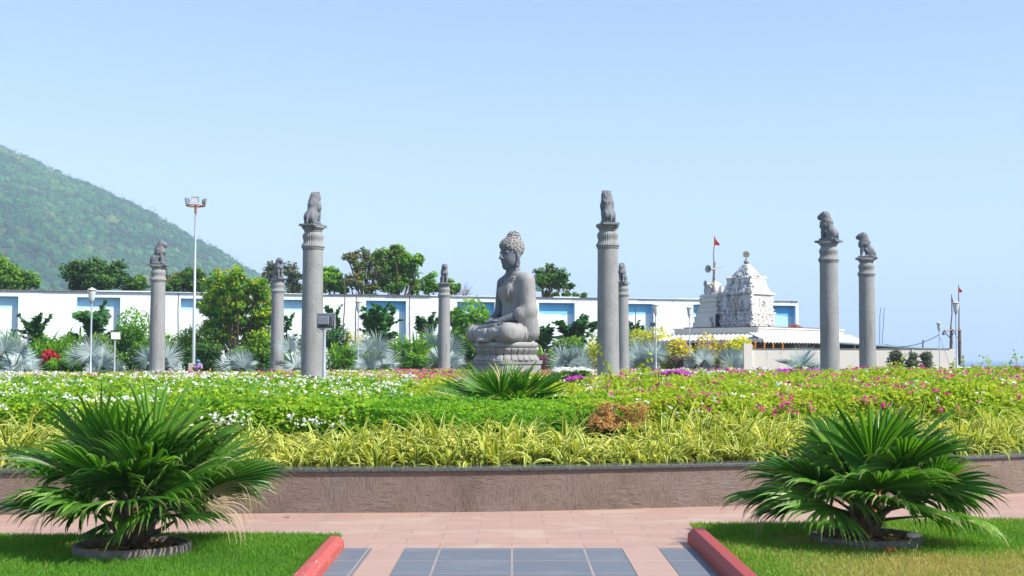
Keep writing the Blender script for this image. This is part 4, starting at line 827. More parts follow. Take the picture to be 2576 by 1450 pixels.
def tree(name, blobs, Y, label, mat, seed, dens=1.0, ls=.24, base=None, dj=1.2, mats2=None, tpl=LEAF, cat='tree', group='trees behind the boundary wall', bark='bark', limbs=2, zb=0., droop=.3, frac2=.15):
    """blobs (px, py, r px): foliage masses surveyed from the photo, each reached by its own limb"""
    r = np.random.default_rng(seed); u = Y/F; bx = np.mean([b[0] for b in blobs]) if base is None else base; X0 = xat(bx, Y)
    t = root(name, (X0, Y, zb), label, cat, group); tr = G(); cr = G()
    W = [(at(p, q, Y)-[X0, Y, zb]+[0, r.normal()*dj, 0], rr*u) for p, q, rr in blobs]; zmin = min(w[0][2]-w[1] for w in W); fork = np.array([0, 0, max(zmin*.8, .6)])
    tr.tube([(0, 0, 0), (.05, 0, fork[2]*.5), fork], [.22*ls/.2, .18*ls/.2, .15*ls/.2], 8)
    for c, q in W:
        mid = fork*.5+c*.5+r.normal(size=3)*.2; tr.tube([fork, mid, c], [.10, .07, .035], 5, caps=False)
        nb = limbs*3
        for k in range(nb):
            v = nrm(r.normal(size=3)+[0, 0, .3]); tr.tube([mid*.4+c*.6, c+v*q*.5+r.normal(size=3)*.05, c+v*q*r.uniform(.8, 1.08)], [.035, .022, .008], 4, caps=False)
        ns = max(8, int(24*dens**.5)); sub = nrm(r.normal(size=(ns, 3))+[0, 0, .25])*q*r.uniform(.35, 1.05, (ns, 1))+c; m = int(950*dens*(q/1.2)**2/ns*(.24/ls)**2*1.6)+6
        for s_ in sub:
            v = nrm(r.normal(size=(m, 3))); P = s_+v*(q*.40*r.random((m, 1))**.45)*[1.15, 1.15, .8]; out = nrm(P-c)
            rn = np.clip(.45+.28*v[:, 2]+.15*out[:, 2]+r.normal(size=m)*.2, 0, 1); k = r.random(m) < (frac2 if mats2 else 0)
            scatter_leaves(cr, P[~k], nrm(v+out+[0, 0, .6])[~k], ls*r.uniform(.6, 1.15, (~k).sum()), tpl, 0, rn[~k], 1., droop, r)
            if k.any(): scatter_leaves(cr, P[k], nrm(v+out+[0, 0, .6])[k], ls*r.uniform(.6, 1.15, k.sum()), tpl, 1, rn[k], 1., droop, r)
    tr.obj('trunk', M[bark], t); cr.obj('crown', [M[mat]]+([M[mats2]] if mats2 else []), t); return t
tree('heart_leaf_tree', [(520, 745, 32), (560, 715, 32), (610, 712, 34), (655, 725, 30), (500, 768, 22), (545, 770, 38), (600, 765, 44), (655, 770, 40), (580, 815, 42), (640, 820, 44), (560, 855, 34), (615, 868, 44), (665, 868, 38), (530, 825, 22), (680, 800, 24)], 79,
     'big lime green heart leaved tree in front of the boundary wall', 'tree_lime', 201, 1.25, .25, 598, group=None, mats2='croton', frac2=.07, zb=GZ, droop=.9)
tree('coastal_tree', [(-35, 690, 48), (15, 680, 34), (40, 705, 28), (72, 700, 26), (108, 716, 12), (15, 720, 26)], 98, 'rounded light green tree at the left edge behind the wall', 'tree_mid', 202, 1.1, .3)
tree('coastal_tree', [(200, 690, 34), (238, 680, 34), (280, 690, 32), (215, 718, 30), (260, 718, 34), (308, 712, 26), (185, 712, 24)], 100, 'dense dark tree left of the left lion pillar', 'tree_dark', 203, 1.5, .26)
tree('coastal_tree', [(325, 720, 18), (350, 715, 20), (375, 722, 16)], 101, 'low green tree right of the dense dark tree', 'tree_mid', 204, 1.2, .26)
tree('coastal_tree', [(408, 700, 22), (430, 705, 22), (415, 722, 22)], 101, 'small brownish tree just right of the left lion pillar', 'tree_rust', 205, 1.2, .26)
tree('umbrella_tree', [(455, 705, 24), (490, 710, 28), (475, 725, 26), (470, 684, 12), (500, 686, 12), (440, 720, 20)], 100, 'flat topped tree behind the floodlight mast', 'tree_dark', 206, 1.3, .26, mats2='tree_bright', frac2=.2)
tree('coastal_tree', [(672, 690, 22), (700, 682, 22), (730, 685, 24), (755, 705, 22), (700, 712, 26), (735, 722, 24)], 101, 'thin grey green tree between the left centre pillars', 'tree_grey', 207, .7, .26, limbs=3)
tree('coastal_tree', [(828, 688, 22), (845, 712, 26), (815, 715, 24), (860, 728, 14)], 100, 'compact bright green tree right of the tall left pillar', 'tree_bright', 208, 1.6, .24)
tree('coastal_tree', [(888, 650, 20), (922, 640, 20), (900, 672, 24), (930, 668, 26), (880, 705, 18), (905, 722, 26), (935, 712, 26), (940, 735, 18), (872, 645, 10), (950, 690, 20), (915, 698, 20)], 99, 'open branched dark tree with bare limbs behind the wall', 'tree_rust', 209, .38, .25, 915, limbs=4, mats2='tree_dark', frac2=.4)
tree('coastal_tree', [(968, 655, 28), (1005, 645, 30), (1020, 668, 26), (990, 662, 26), (1040, 660, 22), (985, 682, 30), (1025, 692, 26), (960, 712, 26), (1000, 718, 28), (1040, 722, 22), (1000, 630, 12), (1055, 648, 10)], 101, 'tallest bright green tree left of the small lion pillar', 'tree_bright', 210, 1.1, .27, 1000, mats2='tree_rust', frac2=.2)
tree('coastal_tree', [(1090, 712, 22), (1112, 725, 18), (1078, 728, 18)], 101, 'low bright tree behind the small lion pillar', 'tree_bright', 211, 1.2, .26)
tree('coastal_tree', [(1132, 715, 12), (1142, 730, 14), (1150, 720, 8)], 101, 'small pale tree right of the small lion pillar', 'tree_mid', 212, 1.1, .26)
tree('coastal_tree', [(1362, 692, 20), (1385, 688, 20), (1410, 696, 20), (1375, 702, 20), (1400, 708, 20), (1360, 715, 20), (1388, 718, 22), (1425, 712, 13), (1440, 720, 8)], 100, 'flat windswept dark tree right of the statue head', 'tree_dark', 213, .75, .25, 1385, limbs=4, mats2='tree_bright', frac2=.25)
tree('coastal_tree', [(1400, 742, 10), (1425, 742, 10), (1450, 744, 9), (1468, 745, 7), (1375, 742, 8)], 101, 'low leafy growth along the wall top right of the statue', 'tree_mid', 214, 1.3, .22)
# bare twiggy tree
r = np.random.default_rng(77); t = root('bare_tree', (*at(1165, 904, 100)[:2], 0), 'leafless twiggy tree right of the small lion pillar', 'tree', 'trees behind the boundary wall')
g = G(); top = zat(745, 100)
g.tube([(0, 0, 0), (0, 0, top)], [.1, .05], 6)
for k in range(16):
    a = r.uniform(-1.1, 1.1); L = r.uniform(.6, 1.5); e = np.array([math.sin(a)*L, r.normal()*.2, math.cos(a)*L]); g.tube([(0, 0, top-.3), e*.5+[0, 0, top-.2], e+[0, 0, top-.1]], [.03, .02, .008], 4)
    for q in range(2): g.tube([e*.6+[0, 0, top-.15], e*.6+[0, 0, top-.15]+r.normal(size=3)*.3+[0, 0, .25]], [.014, .005], 3)
g.obj('trunk', M['bark_pale'], t)
# ------------------------------------------------------------------ lion pillars
def lion_sdf(P):
    A = P.copy(); A[..., 1] = np.abs(A[..., 1])
    body = smins([cap(P, (-.20, 0, .20), (.04, 0, .56), .165, .165), ell(P, (.11, 0, .52), (.15, .165, .19))], .07)
    hau = smin(ell(A, (-.15, .125, .21), (.19, .095, .19)), cap(A, (.02, .14, .31), (-.20, .155, .07), .065, .05), .03)
    foot = smin(cap(A, (-.20, .155, .055), (.03, .165, .045), .058, .048), ell(A, (.06, .165, .04), (.07, .055, .04)), .03)
    leg = smins([cap(A, (.13, .10, .52), (.17, .105, .30), .095, .062), cap(A, (.17, .105, .30), (.19, .105, .07), .058, .046), ell(A, (.235, .108, .04), (.085, .058, .042))], .04)
    neck = smin(cap(P, (.03, 0, .58), (.09, 0, .86), .20, .145), cap(P, (.13, 0, .54), (.13, 0, .70), .165, .14), .05)
    head = smins([ell(P, (.19, 0, .885), (.15, .13, .13)), cap(P, (.26, 0, .86), (.335, 0, .83), .088, .072), ell(P, (.30, 0, .765), (.075, .06, .035)), cap(P, (.25, 0, .94), (.385, 0, .865), .035, .026)], .03)
    ear = ell(A, (.11, .12, 1.0), (.025, .04, .045)); brow = ell(A, (.27, .065, .935), (.03, .035, .018))
    tail = smins([cap(P, (-.36, 0, .22), (-.385, .0, .04), .03, .025), cap(P, (-.37, 0, .035), (-.30, .10, .03), .026, .035)], .03)
    d = smins([body, hau, neck], .05); d = smin(d, leg, .045); d = smin(d, foot, .03); d = smin(d, head, .05); d = smins([d, ear, brow], .02); d = smin(d, tail, .02)
    mouth = cap(A, (.29, .0, .792), (.40, .06, .795), .017, .017); eye = ell(A, (.30, .06, .905), (.016, .02, .012))
    return np.maximum(np.maximum(d, -mouth), -eye)
def mane_sdf(P):
    A = P.copy(); A[..., 1] = np.abs(A[..., 1])
    d = smins([cap(P, (-.20, 0, .24), (.06, 0, .56), .20, .18), cap(P, (.03, 0, .58), (.09, 0, .86), .20, .145), cap(P, (.13, 0, .54), (.13, 0, .70), .165, .14), ell(P, (.12, 0, .52), (.15, .175, .20)), ell(P, (.13, 0, .88), (.155, .145, .14))], .05)-.004
    th = np.arctan2(P[..., 1], P[..., 0]-.05); d = d-.016*np.abs(np.sin(th*13+1.5*np.sin(P[..., 2]*24)))-.008*np.sin(P[..., 2]*34+5*np.sin(th*3))
    face = smin(ell(P, (.26, 0, .86), (.16, .13, .155)), cap(P, (.32, 0, .8), (.5, 0, .8), .12, .14), .05)
    d = np.maximum(d, np.where(P[..., 2] > .72, P[..., 0]-.185, P[..., 0]-.185-(.72-P[..., 2])*1.6))
    z = np.where(np.abs(np.sin(th*6.5)) > .5, .44, .50); z = z+.05*np.sin(th*13)*0
    return np.maximum(np.maximum(d, -face), np.where(P[..., 0] < -.02, .62, z)-P[..., 2]+.035*np.sin(th*13))
LV, LQ = surfnet(lion_sdf, (-.46, -.28, -.02), (.48, .28, 1.08), .0115)
MV, MQ = surfnet(mane_sdf, (-.22, -.24, .36), (.34, .24, 1.06), .0115)
LV[:, 2] = np.maximum(LV[:, 2], 0); LV = LV*[1.1, 1.04, 1.1]; MV = MV*[1.1, 1.04, 1.1]
def plate(g, w, d, z0, z1, rz=0): g.box(0, 0, (z0+z1)/2, w, d, z1-z0, rz=rz)
SH = 6.2-GZ-.86   # top of the shaft above the ground
def pillar(name_label, px, Y, tgt=(-.4, 60.0), proto=None, base_rz=0.0, plinth_top=.22):
    x = xat(px, Y); az = math.atan2(tgt[1]-Y, tgt[0]-x)
    if proto is not None:
        t = copy_tree(proto); t.location = (x, Y, GZ); t.rotation_euler = (0, 0, az); t['label'] = name_label; return t
    t = root('lion_pillar', (x, Y, GZ), name_label, 'pillar', 'stone lion pillars around the statue', az)
    g = G(); g.box(0, 0, .09, 1.18, 1.18, .20); o = bevel(g.obj('plinth', M['capital_stone'], t), .012)
    g = G(); g.lathe([(.375, .19), (.372, .6), (.366, 1.6), (.358, 3.0), (.348, SH-.8), (.345, SH)], 56); g.obj('shaft', M['column_stone'], t)
    g = G(); z = SH
    fl = lambda zz, th: np.where((zz-z > .10) & (zz-z < .56), .032*np.sin(np.clip((zz-z-.10)/.46, 0, 1)*PI)**.5*(np.abs(np.cos(th*14))*2-1.2), 0)+np.where((zz-z > .05) & (zz-z < .18), .03*np.abs(np.cos(th*14)), 0)
    prof = [(.352, 0), (.372, .012), (.376, .035), (.358, .05), (.362, .06), (.385, .075), (.392, .10), (.372, .15), (.338, .21), (.322, .27), (.322, .32), (.338, .37), (.352, .43), (.352, .48), (.336, .53), (.30, .575), (.282, .59), (.278, .60),
            (.30, .61), (.31, .635), (.30, .66), (.282, .67), (.315, .675), (.35, .69), (.355, .71), (.33, .715), (.335, .722), (.385, .735), (.392, .76), (.38, .775), (.3, .776)]
    g.lathe([(a, z+b) for a, b in prof], 168, flute=fl); g.obj('capital', M['capital_stone'], t)
    g = G(); g.box(-.01, 0, z+.818, .92, .58, .085); bevel(g.obj('abacus', M['lion_stone'], t), .01)
    g = G(); g.add(LV+[-.0, 0, z+.86], LQ, smooth=True); ln = g.obj('lion', M['lion_stone'], t)
    g = G(); g.add(MV+[-.0, 0, z+.86], MQ, smooth=True); g.obj('mane', M['mane_stone'], ln)
    return t
p0 = pillar('tall lion pillar left of the statue, its lion seen from behind', 785, 43.4)
for px, Y, lb in ((395, 61.6, 'leftmost lion pillar, its lion facing right against the hill'), (697, 72.0, 'lion pillar standing just left and behind the tall left pillar'), (1117, 76.7, 'small lion pillar left of the statue with its lion facing the viewer'),
                  (1530, 43.0, 'tallest lion pillar right of the statue, its lion seen from the back'), (1567, 76.0, 'lion pillar half hidden behind the tallest right pillar'), (2088, 49.2, 'taller of the two right lion pillars with its lion facing left'), (2183, 57.5, 'rightmost lion pillar with its lion facing left')):
    pillar(lb, px, Y, proto=p0)

# ------------------------------------------------------------------ seated statue; local x forward, y its left, z up from the lotus seat
SX, SY, SZ = xat(1268, 59), 59.0, zat(862, 59)
SRZ = math.radians(215)
st = root('seated_statue', (SX, SY, SZ), 'large grey granite seated meditating statue on a lotus pedestal', 'statue', rz=SRZ)
def body_parts(P):
    A = P.copy(); A[..., 1] = np.abs(A[..., 1])
    torso = smins([ell(P, (-.88, 0, .55), (.68, .93, .62)), ell(P, (-.74, 0, 1.35), (.60, .78, .8)), ell(P, (-.62, 0, 2.25), (.54, .80, .75)), ell(A, (-.30, .34, 2.38), (.30, .34, .28)),
                   cap(P, (-.62, -.70, 2.86), (-.62, .70, 2.86), .30), cap(A, (-.58, .62, 2.92), (-.52, .15, 3.22), .24, .26), cap(P, (-.56, 0, 2.9), (-.55, 0, 3.2), .38, .3)], .18)
    legL = smins([cap(P, (-.75, .62, .42), (.62, 1.28, .42), .43, .40), cap(P, (.66, 1.22, .40), (1.02, .15, .36), .38, .27)], .15)
    legR = smins([cap(P, (-.75, -.62, .42), (.66, -1.38, .42), .43, .41), cap(P, (.70, -1.3, .38), (.98, -.1, .34), .38, .28)], .15)
    shinR = cap(P, (.92, -.55, .52), (.78, .42, .72), .25, .16)
    return torso, legL, legR, shinR, A
def statue_sdf(P):
    torso, legL, legR, shinR, A = body_parts(P)
    armL = smins([cap(P, (-.62, .93, 2.80), (-.60, 1.12, 1.45), .335, .27), cap(P, (-.58, 1.12, 1.40), (.45, .34, .98), .25, .155)], .08)
    armR = smins([cap(P, (-.62, -.93, 2.80), (-.55, -1.16, 1.45), .32, .25), cap(P, (-.55, -1.15, 1.40), (.50, -.42, .98), .24, .15)], .08)
    hand = [ell(P, (.62, .16, .97), (.22, .24, .085)), ell(P, (.66, -.22, .92), (.24, .24, .08))]
    for k in range(4):
        hand.append(cap(P, (.66+.085*k-.12, .02, .98-.01*k), (.70+.075*k-.12, -.40+.05*abs(k-1), .97-.02*k), .050, .036)); hand.append(cap(P, (.72+.07*k-.12, -.3, .88), (.76+.06*k-.12, .16, .89), .045, .034))
    hand += [cap(P, (.50, .30, 1.0), (.44, .02, 1.10), .058, .04), cap(P, (.52, -.42, .98), (.44, -.12, 1.08), .058, .04)]
    foot = [ell(P, (.62, .56, .80), (.13, .30, .11)), cap(P, (.74, .2, .72), (.66, .62, .80), .14, .1)]
    for k in range(5): foot.append(ell(P, (.70-.075*k, .86-.02*abs(k-1), .86), (.045, .075, .05)))
    d = smins([torso, armL, armR], .10); d = smin(d, smins([legL, legR], .05), .06); d = smin(d, shinR, .05); d = smin(d, smins(hand, .035), .03); d = smin(d, smins(foot, .035), .04)
    neck = cap(P, (-.55, 0, 2.95), (-.44, 0, 3.75), .31, .27)
    H = P-np.array([-.40, 0, 0.])
    head = smins([ell(H, (-.02, 0, 4.30), (.53, .46, .54)), ell(H, (.08, 0, 3.88), (.42, .42, .46)), cap(H, (.27, 0, 3.56), (.30, 0, 3.54), .18, .17), ell(H, (-.05, 0, 3.72), (.38, .40, .36))], .12)
    head = smin(head, smins([cap(H, (.46, 0, 4.25), (.60, 0, 3.93), .045, .075), ell(H, (.56, .075, 3.90), (.07, .055, .05)), ell(H, (.56, -.075, 3.90), (.07, .055, .05))], .05), .04)
    HA = H.copy(); HA[..., 1] = np.abs(HA[..., 1])
    brow = smins([cap(HA, (.50, .06, 4.30), (.44, .22, 4.40), .028), cap(HA, (.44, .22, 4.40), (.30, .36, 4.33), .028, .02)], .03)
    socket = ell(HA, (.50, .20, 4.22), (.10, .14, .09)); lid = ell(HA, (.385, .195, 4.175), (.10, .135, .085)); slit = ell(HA, (.48, .20, 4.13), (.05, .13, .014))
    head = np.maximum(head, -(socket+.0)); head = smin(head, lid, .02); head = smin(head, brow, .03); head = np.maximum(head, -slit)
    lips = smins([ell(H, (.47, .055, 3.755), (.06, .09, .03)), ell(H, (.47, -.055, 3.755), (.06, .09, .03)), ell(H, (.455, 0, 3.69), (.06, .10, .035))], .02)
    head = smin(head, lips, .02); head = np.maximum(head, -ell(H, (.53, 0, 3.722), (.06, .13, .011)))
    ear = smins([ell(HA, (-.10, .47, 4.12), (.15, .06, .24)), cap(HA, (-.06, .48, 3.98), (-.02, .46, 3.56), .075, .085)], .05); ear = np.maximum(ear, -smin(ell(HA, (-.09, .54, 4.14), (.075, .05, .14)), ell(HA, (-.02, .53, 3.72), (.02, .05, .14)), .02))
    d = smin(d, neck, .12)
    for zr in (3.12, 3.26): d = d+.012*np.exp(-((P[..., 2]-zr-.1*(P[..., 0]+.5))/.018)**2)*(np.abs(P[..., 1]) < .5)
    d = smin(d, head, .07); return smin(d, ear, .03)
V, Q = surfnet(statue_sdf, (-1.7, -2.0, -.1), (1.45, 1.9, 5.0), .033)
V[:, 2] = np.maximum(V[:, 2], 0.0); g = G(); g.add(V, Q, smooth=True); g.obj('body', M['skin_stone'], st)
def robe_sdf(P):
    torso, legL, legR, shinR, A = body_parts(P)
    arm = smins([cap(P, (-.62, .93, 2.80), (-.60, 1.12, 1.50), .335, .30), cap(P, (-.60, 1.12, 1.45), (-.30, .97, 1.30), .33, .29), cap(P, (-.62, 1.08, 1.3), (-.78, .92, .5), .32, .42), cap(P, (-.42, 1.0, 1.2), (-.6, .95, .8), .24, .3)], .12)
    x, y, z = P[..., 0], P[..., 1], P[..., 2]
    fold = .012*np.abs(np.sin(9*(x*.5+z)+3*y))
    up = smin(torso, arm, .12)-.065
    up = np.maximum(up, (z-3.14)*.75+(.30-y)*.62)            # neckline running down under the bare right arm
    up = np.maximum(up, -(cap(P, (-.62, -.95, 2.88), (-.55, -1.18, 1.3), .40, .33)))
    up = up+.035*np.exp(-((z-3.14)*.75+(.30-y)*.62+.13)**2/.0008)+.022*np.exp(-((z-3.14)*.75+(.30-y)*.62+.30)**2/.0008)
    strip = np.maximum(np.abs(y-.36-(z-2.5)*.18)-.13, np.maximum(z-3.05, 1.95-z)); strip = np.maximum(strip, np.minimum(torso, ell(P, (-.30, .34, 2.38), (.30, .34, .28)))-.13); strip = strip+.012*np.sin((y-(z-2.5)*.18)*60)
    up = smin(up, np.maximum(strip, -(x+.5)), .015)
    lg = smin(legL, legR, .04)-.04; rr = np.hypot(x-.55, y-.9); rl = np.hypot(x-.95, y+.2)
    lg = lg+np.where(y > 0, -.012+.05*np.exp(-((rr*2.9) % 1-.5)**2/.02)*(rr > .35), -.008+.035*np.exp(-((rl*2.6) % 1-.5)**2/.02)*(rl < 1.1))
    lg = np.maximum(lg, -(ell(P, (.80, .18, .80), (.40, .80, .27))))
    lg = smin(lg, np.maximum(ell(P, (1.05, .0, .08), (.42, .52, .20)), -z), .03)
    d = smin(up, lg, .03); edge = np.abs(legL-.0)+0*d
    return d
V, Q = surfnet(robe_sdf, (-1.75, -2.0, -.12), (1.65, 2.0, 3.35), .027)
V[:, 2] = np.maximum(V[:, 2], -.02); g = G(); g.add(V, Q, smooth=True); g.obj('robe', M['statue_stone'], st)
# curls
g = G()
def hair_sdf(P):
    H = P-np.array([-.40, 0, 0.])
    d = smins([ell(H, (-.04, 0, 4.42), (.585, .515, .50)), ell(H, (-.16, 0, 4.86), (.30, .30, .34))], .12)
    return np.maximum(d, 4.44+.62*(H[..., 0]-.42)-H[..., 2]+.25*np.maximum(0, np.abs(H[..., 1])-.35))
HV, HQ = surfnet(hair_sdf, (-1.1, -.65, 3.7), (.25, .65, 5.35), .035); g.add(HV, HQ, smooth=True)
rr_ = np.random.default_rng(4); cand = HV[rr_.permutation(len(HV))]; sel = []
for p in cand:
    H = p-np.array([-.40, 0, 0]); on = abs(min(ell(H[None], (-.04, 0, 4.42), (.585, .515, .50))[0], ell(H[None], (-.16, 0, 4.86), (.30, .30, .34))[0])) < .06
    if on and all((p-q)@(p-q) > .112**2 for q in sel): sel.append(p)
for p in sel:
    nv = nrm(p-np.array([-.5, 0, 4.4])); R = frames(nv, np.array([0, 0, 1.]) if abs(nv[2]) < .9 else np.array([1., 0, 0]))
    th = np.linspace(0, 2*PI*1.6, 15); q = np.c_[.02+.012*np.linspace(1, 0, 15)[::-1], .052*np.cos(th)*np.linspace(1, .35, 15), .052*np.sin(th)*np.linspace(1, .35, 15)]
    g.tube(p+q@R.T, np.linspace(.024, .02, 15), 5)
    s = np.array([[math.cos(a)*.03, math.sin(a)*.03] for a in np.arange(5)*2*PI/5]); g.add(np.r_[p+(np.c_[np.full(5, .02), s])@R.T, [p+R@np.array([.06, 0, 0])]], [[i, (i+1) % 5, 5] for i in range(5)], smooth=True)
g.obj('hair_curls', M['hair_stone'], st)
# pedestal, rounded square plan (superellipse), aligned with the statue
ped = None
def sq_ring(prof, k, c=(0, 0), ax=1.0, ay=1.0, p=2.7, flute=None):
    th = np.arange(k)*2*PI/k; s = (np.abs(np.cos(th))**p+np.abs(np.sin(th))**p)**(-1/p); P = []
    for a, z in prof:
        f = 1+(flute(z, th) if flute else 0); P.append(np.c_[c[0]+a*s*np.cos(th)*ax*f, c[1]+a*s*np.sin(th)*ay*f, np.full(k, z)])
    return np.array(P)
def add_rings(g, P, smooth=True):
    n, k, _ = P.shape; i = np.arange(n-1)[:, None]*k; j = np.arange(k)[None]; j2 = (j+1) % k
    g.add(P, np.stack([i+j, i+j2, i+k+j2, i+k+j], -1).reshape(-1, 4), smooth=smooth); g.add(P[0], np.arange(k)[::-1][None]); g.add(P[-1], np.arange(k)[None])
pz = lambda y: (862-y)*59/F*1.0
cc = (-.12, 0)
AX, AY = 1.22, 1.28
g = G(); add_rings(g, sq_ring([(1.03, pz(877)), (1.09, pz(873)), (1.11, pz(869)), (1.09, pz(865)), (1.03, pz(861.5))], 120, cc, AX, AY)); g.obj('seat_slab', M['statue_stone'], st)
pet = lambda z, th: .012-.055*np.exp(-(((th*26/(2*PI)) % 1)-.5)**2/.010)
g = G(); add_rings(g, sq_ring([(.98, pz(892.5)), (1.02, pz(889)), (1.07, pz(884)), (1.10, pz(880)), (1.10, pz(878)), (1.04, pz(877))], 416, cc, AX, AY, flute=pet)); g.obj('upper_lotus_petals', M['statue_stone'], st)
g = G(); add_rings(g, sq_ring([(1.13, pz(907)), (1.135, pz(906)), (1.10, pz(901)), (1.05, pz(896)), (1.01, pz(893.5)), (.95, pz(892.6))], 416, cc, AX, AY, flute=pet)); g.obj('lower_lotus_petals', M['statue_stone'], st)
g = G(); add_rings(g, sq_ring([(1.04, -(SZ-GZ)-.05), (1.04, pz(917)), (1.08, pz(916)), (1.09, pz(908)), (1.07, pz(907.2))], 120, cc, AX, AY, p=6), False); g.obj('plinth', M['statue_stone'], st)
# ------------------------------------------------------------------ boundary wall with recessed panels
TOPZ = 6.35
def wline_px(px, lo=0):   # wall plan: depth chosen so that its level top follows the photo
    ptop = np.interp(px, [-700, 0, 2010], [731-60, 731, 757.5]); Y = (TOPZ-CAMZ)/((zat(ptop, 1.0)-CAMZ)); return np.array([xat(px, Y), Y])
A, B = wline_px(0), wline_px(2010); D = nrm(B-A); Nw = np.array([D[1], -D[0]])   # normal towards the camera
def wt(px):  # distance along the wall under a photo column
    k = (xat(px, 1.0)); # ray x = k*y
    # A+t*D : Ax+t Dx = k (Ay+t Dy)
    return (k*A[1]-A[0])/(D[0]-k*D[1])
rz = math.atan2(D[1], D[0]); t0 = wt(-520); t1 = wt(2010)
bw = root('boundary_wall', (A[0], A[1], 0), 'long white and pale blue boundary wall with recessed panels', 'wall', rz=rz)
rec = [(-330, -235), (-70, 43), (191, 300), (453, 553), (700, 802), (920, 1021), (1150, 1244), (1356, 1446), (1560, 1643), (1745, 1832), (1926, 2003)]
zr = 5.95; dep = .46; th_ = .5
edges = [t0]; g = G(); g2 = G()
def wquad(g, ta, tb, za, zb, yy, mat=0): g.add([(ta, yy, za), (tb, yy, za), (tb, yy, zb), (ta, yy, zb)], [[0, 1, 2, 3]], mat)
R_ = [(wt(a), wt(b)) for a, b in rec]; cur = t0
for i, (a, b) in enumerate(R_):
    st_ = 1 if i >= 5 else 0
    if i >= 4: # wall face between recesses, stained further right
        wquad(g, cur, a, 0, TOPZ, 0, 1)
    else: wquad(g, cur, a, 0, TOPZ, 0, 0)
    wquad(g, a, b, zr, TOPZ, 0, st_)
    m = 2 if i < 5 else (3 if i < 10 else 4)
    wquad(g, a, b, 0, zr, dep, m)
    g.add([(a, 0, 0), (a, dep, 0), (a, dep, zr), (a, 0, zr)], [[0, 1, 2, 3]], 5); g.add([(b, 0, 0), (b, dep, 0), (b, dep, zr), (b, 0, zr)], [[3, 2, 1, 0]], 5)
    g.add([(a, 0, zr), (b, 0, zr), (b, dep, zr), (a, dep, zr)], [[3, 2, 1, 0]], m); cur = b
wquad(g, cur, t1, 0, TOPZ, 0, 0)
g.add([(t1, 0, 0), (t1, th_, 0), (t1, th_, TOPZ), (t1, 0, TOPZ)], [[0, 1, 2, 3]], 0); g.add([(t0, th_, 0), (t1, th_, 0), (t1, th_, TOPZ), (t0, th_, TOPZ)], [[3, 2, 1, 0]], 0)
g.add([(t0, 0, TOPZ), (t1, 0, TOPZ), (t1, th_, TOPZ), (t0, th_, TOPZ)], [[0, 1, 2, 3]], 0)
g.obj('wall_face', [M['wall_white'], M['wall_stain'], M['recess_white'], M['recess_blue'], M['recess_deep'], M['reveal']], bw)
g = G(); r = np.random.default_rng(2); x = t0
while x < t1-.2:
    L = r.uniform(1.5, 5); e = min(x+L, t1+.05); h = r.choice([.03, .04, .05, .08]); g.box((x+e)/2, th_/2-.06, TOPZ+.004+h/2, e-x-.01, th_+.16+r.normal()*.03, h, mat=0 if r.random() < .35 else 1); x = e
g.obj('wall_cap', [M['wall_cap'], M['wall_white']], bw)
g = G()
for px in (447, 1030): t_ = wt(px); g.tube([(t_, -.02, 1), (t_+.03, -.02, 3), (t_-.02, -.02, 5), (t_, -.02, 6.3)], .03, 4)
g.obj('crack', M['wall_cap'], bw)
# poles leaning at the wall
def pole(name, pts, r, mat, label, cat='pole', k=7, group=None):
    P = np.array(pts); b = P[0].copy(); g = G(); n = 9; Q = np.stack([np.interp(np.linspace(0, 1, n), np.linspace(0, 1, len(P)), P[:, i]) for i in range(3)], -1)
    Q[1:-1, :1] += np.random.default_rng(int(abs(b[0])*10)).normal(size=(n-2, 1))*.02; g.tube(Q-b, np.linspace(r, r*.7, n), k)
    o = g.obj(name, mat, loc=tuple(b)); return tag(o, label, cat, group)
def pp(px, py, Y): return at(px, py, Y)
pole('wooden_pole', [(*pp(865, 860, 86)[:2], GZ), pp(866, 697, 86)], .05, M['wood'], 'grey wooden pole standing before the wall right of the tall left pillar')
pole('wooden_pole', [(*pp(891, 880, 85)[:2], GZ), pp(894, 800, 85), pp(897, 735, 85)], .05, M['wood'], 'leaning pole hidden behind the second street lamp')
pole('wooden_pole', [(*pp(377, 870, 82)[:2], GZ), pp(374, 790, 82)], .05, M['wood'], 'short grey pole left of the leftmost lion pillar')
pole('wooden_pole', [(*pp(1591, 860, 88)[:2], GZ), pp(1600, 775, 88)], .045, M['wood'], 'short leaning pole right of the paired pillars')
t = root('small_floodlight', (*pp(1643, 850, 84)[:2], GZ), 'small old floodlight on a stick behind the first temple lamp', 'floodlight')
u = 84/F; g = G(); g.tube([(0, 0, 0), (0, 0, zat(775, 84)-GZ)], .035, 6); g.obj('pole', M['wood'], t)
g = G(); g.box(0, -.1, zat(817, 84)-GZ, .38, .2, .26); g.obj('housing', M['frame_dark'], t)

# ------------------------------------------------------------------ street lamps
def lamp_model(label):
    t = root('street_lamp', (0, 0, 0), label, 'street lamp', 'street lamps with glass lantern heads')
    g = G(); g.lathe([(.09, 0), (.09, .05), (.065, .07), (.062, .6), (.05, .62), (.045, 3.3), (.04, 3.36)], 14); g.obj('pole', M['galv'], t)
    g = G(); g.lathe([(.05, 3.34), (.075, 3.37), (.075, 3.41), (.05, 3.42)], 16); g.obj('collar', M['galv_dark'], t)
    g = G(); g.lathe([(.055, 3.41), (.095, 3.43), (.135, 3.50), (.165, 3.62), (.19, 3.80), (.215, 3.93), (.21, 3.94), (.06, 3.945)], 24); g.obj('lantern', M['lamp_glass'], t)
    g = G(); g.lathe([(.215, 3.935), (.262, 3.945), (.27, 3.965), (.255, 3.985), (.17, 4.03), (.07, 4.06), (.05, 4.09), (.02, 4.10)], 24); g.obj('cap', M['cap_white'], t)
    return t
L0 = None
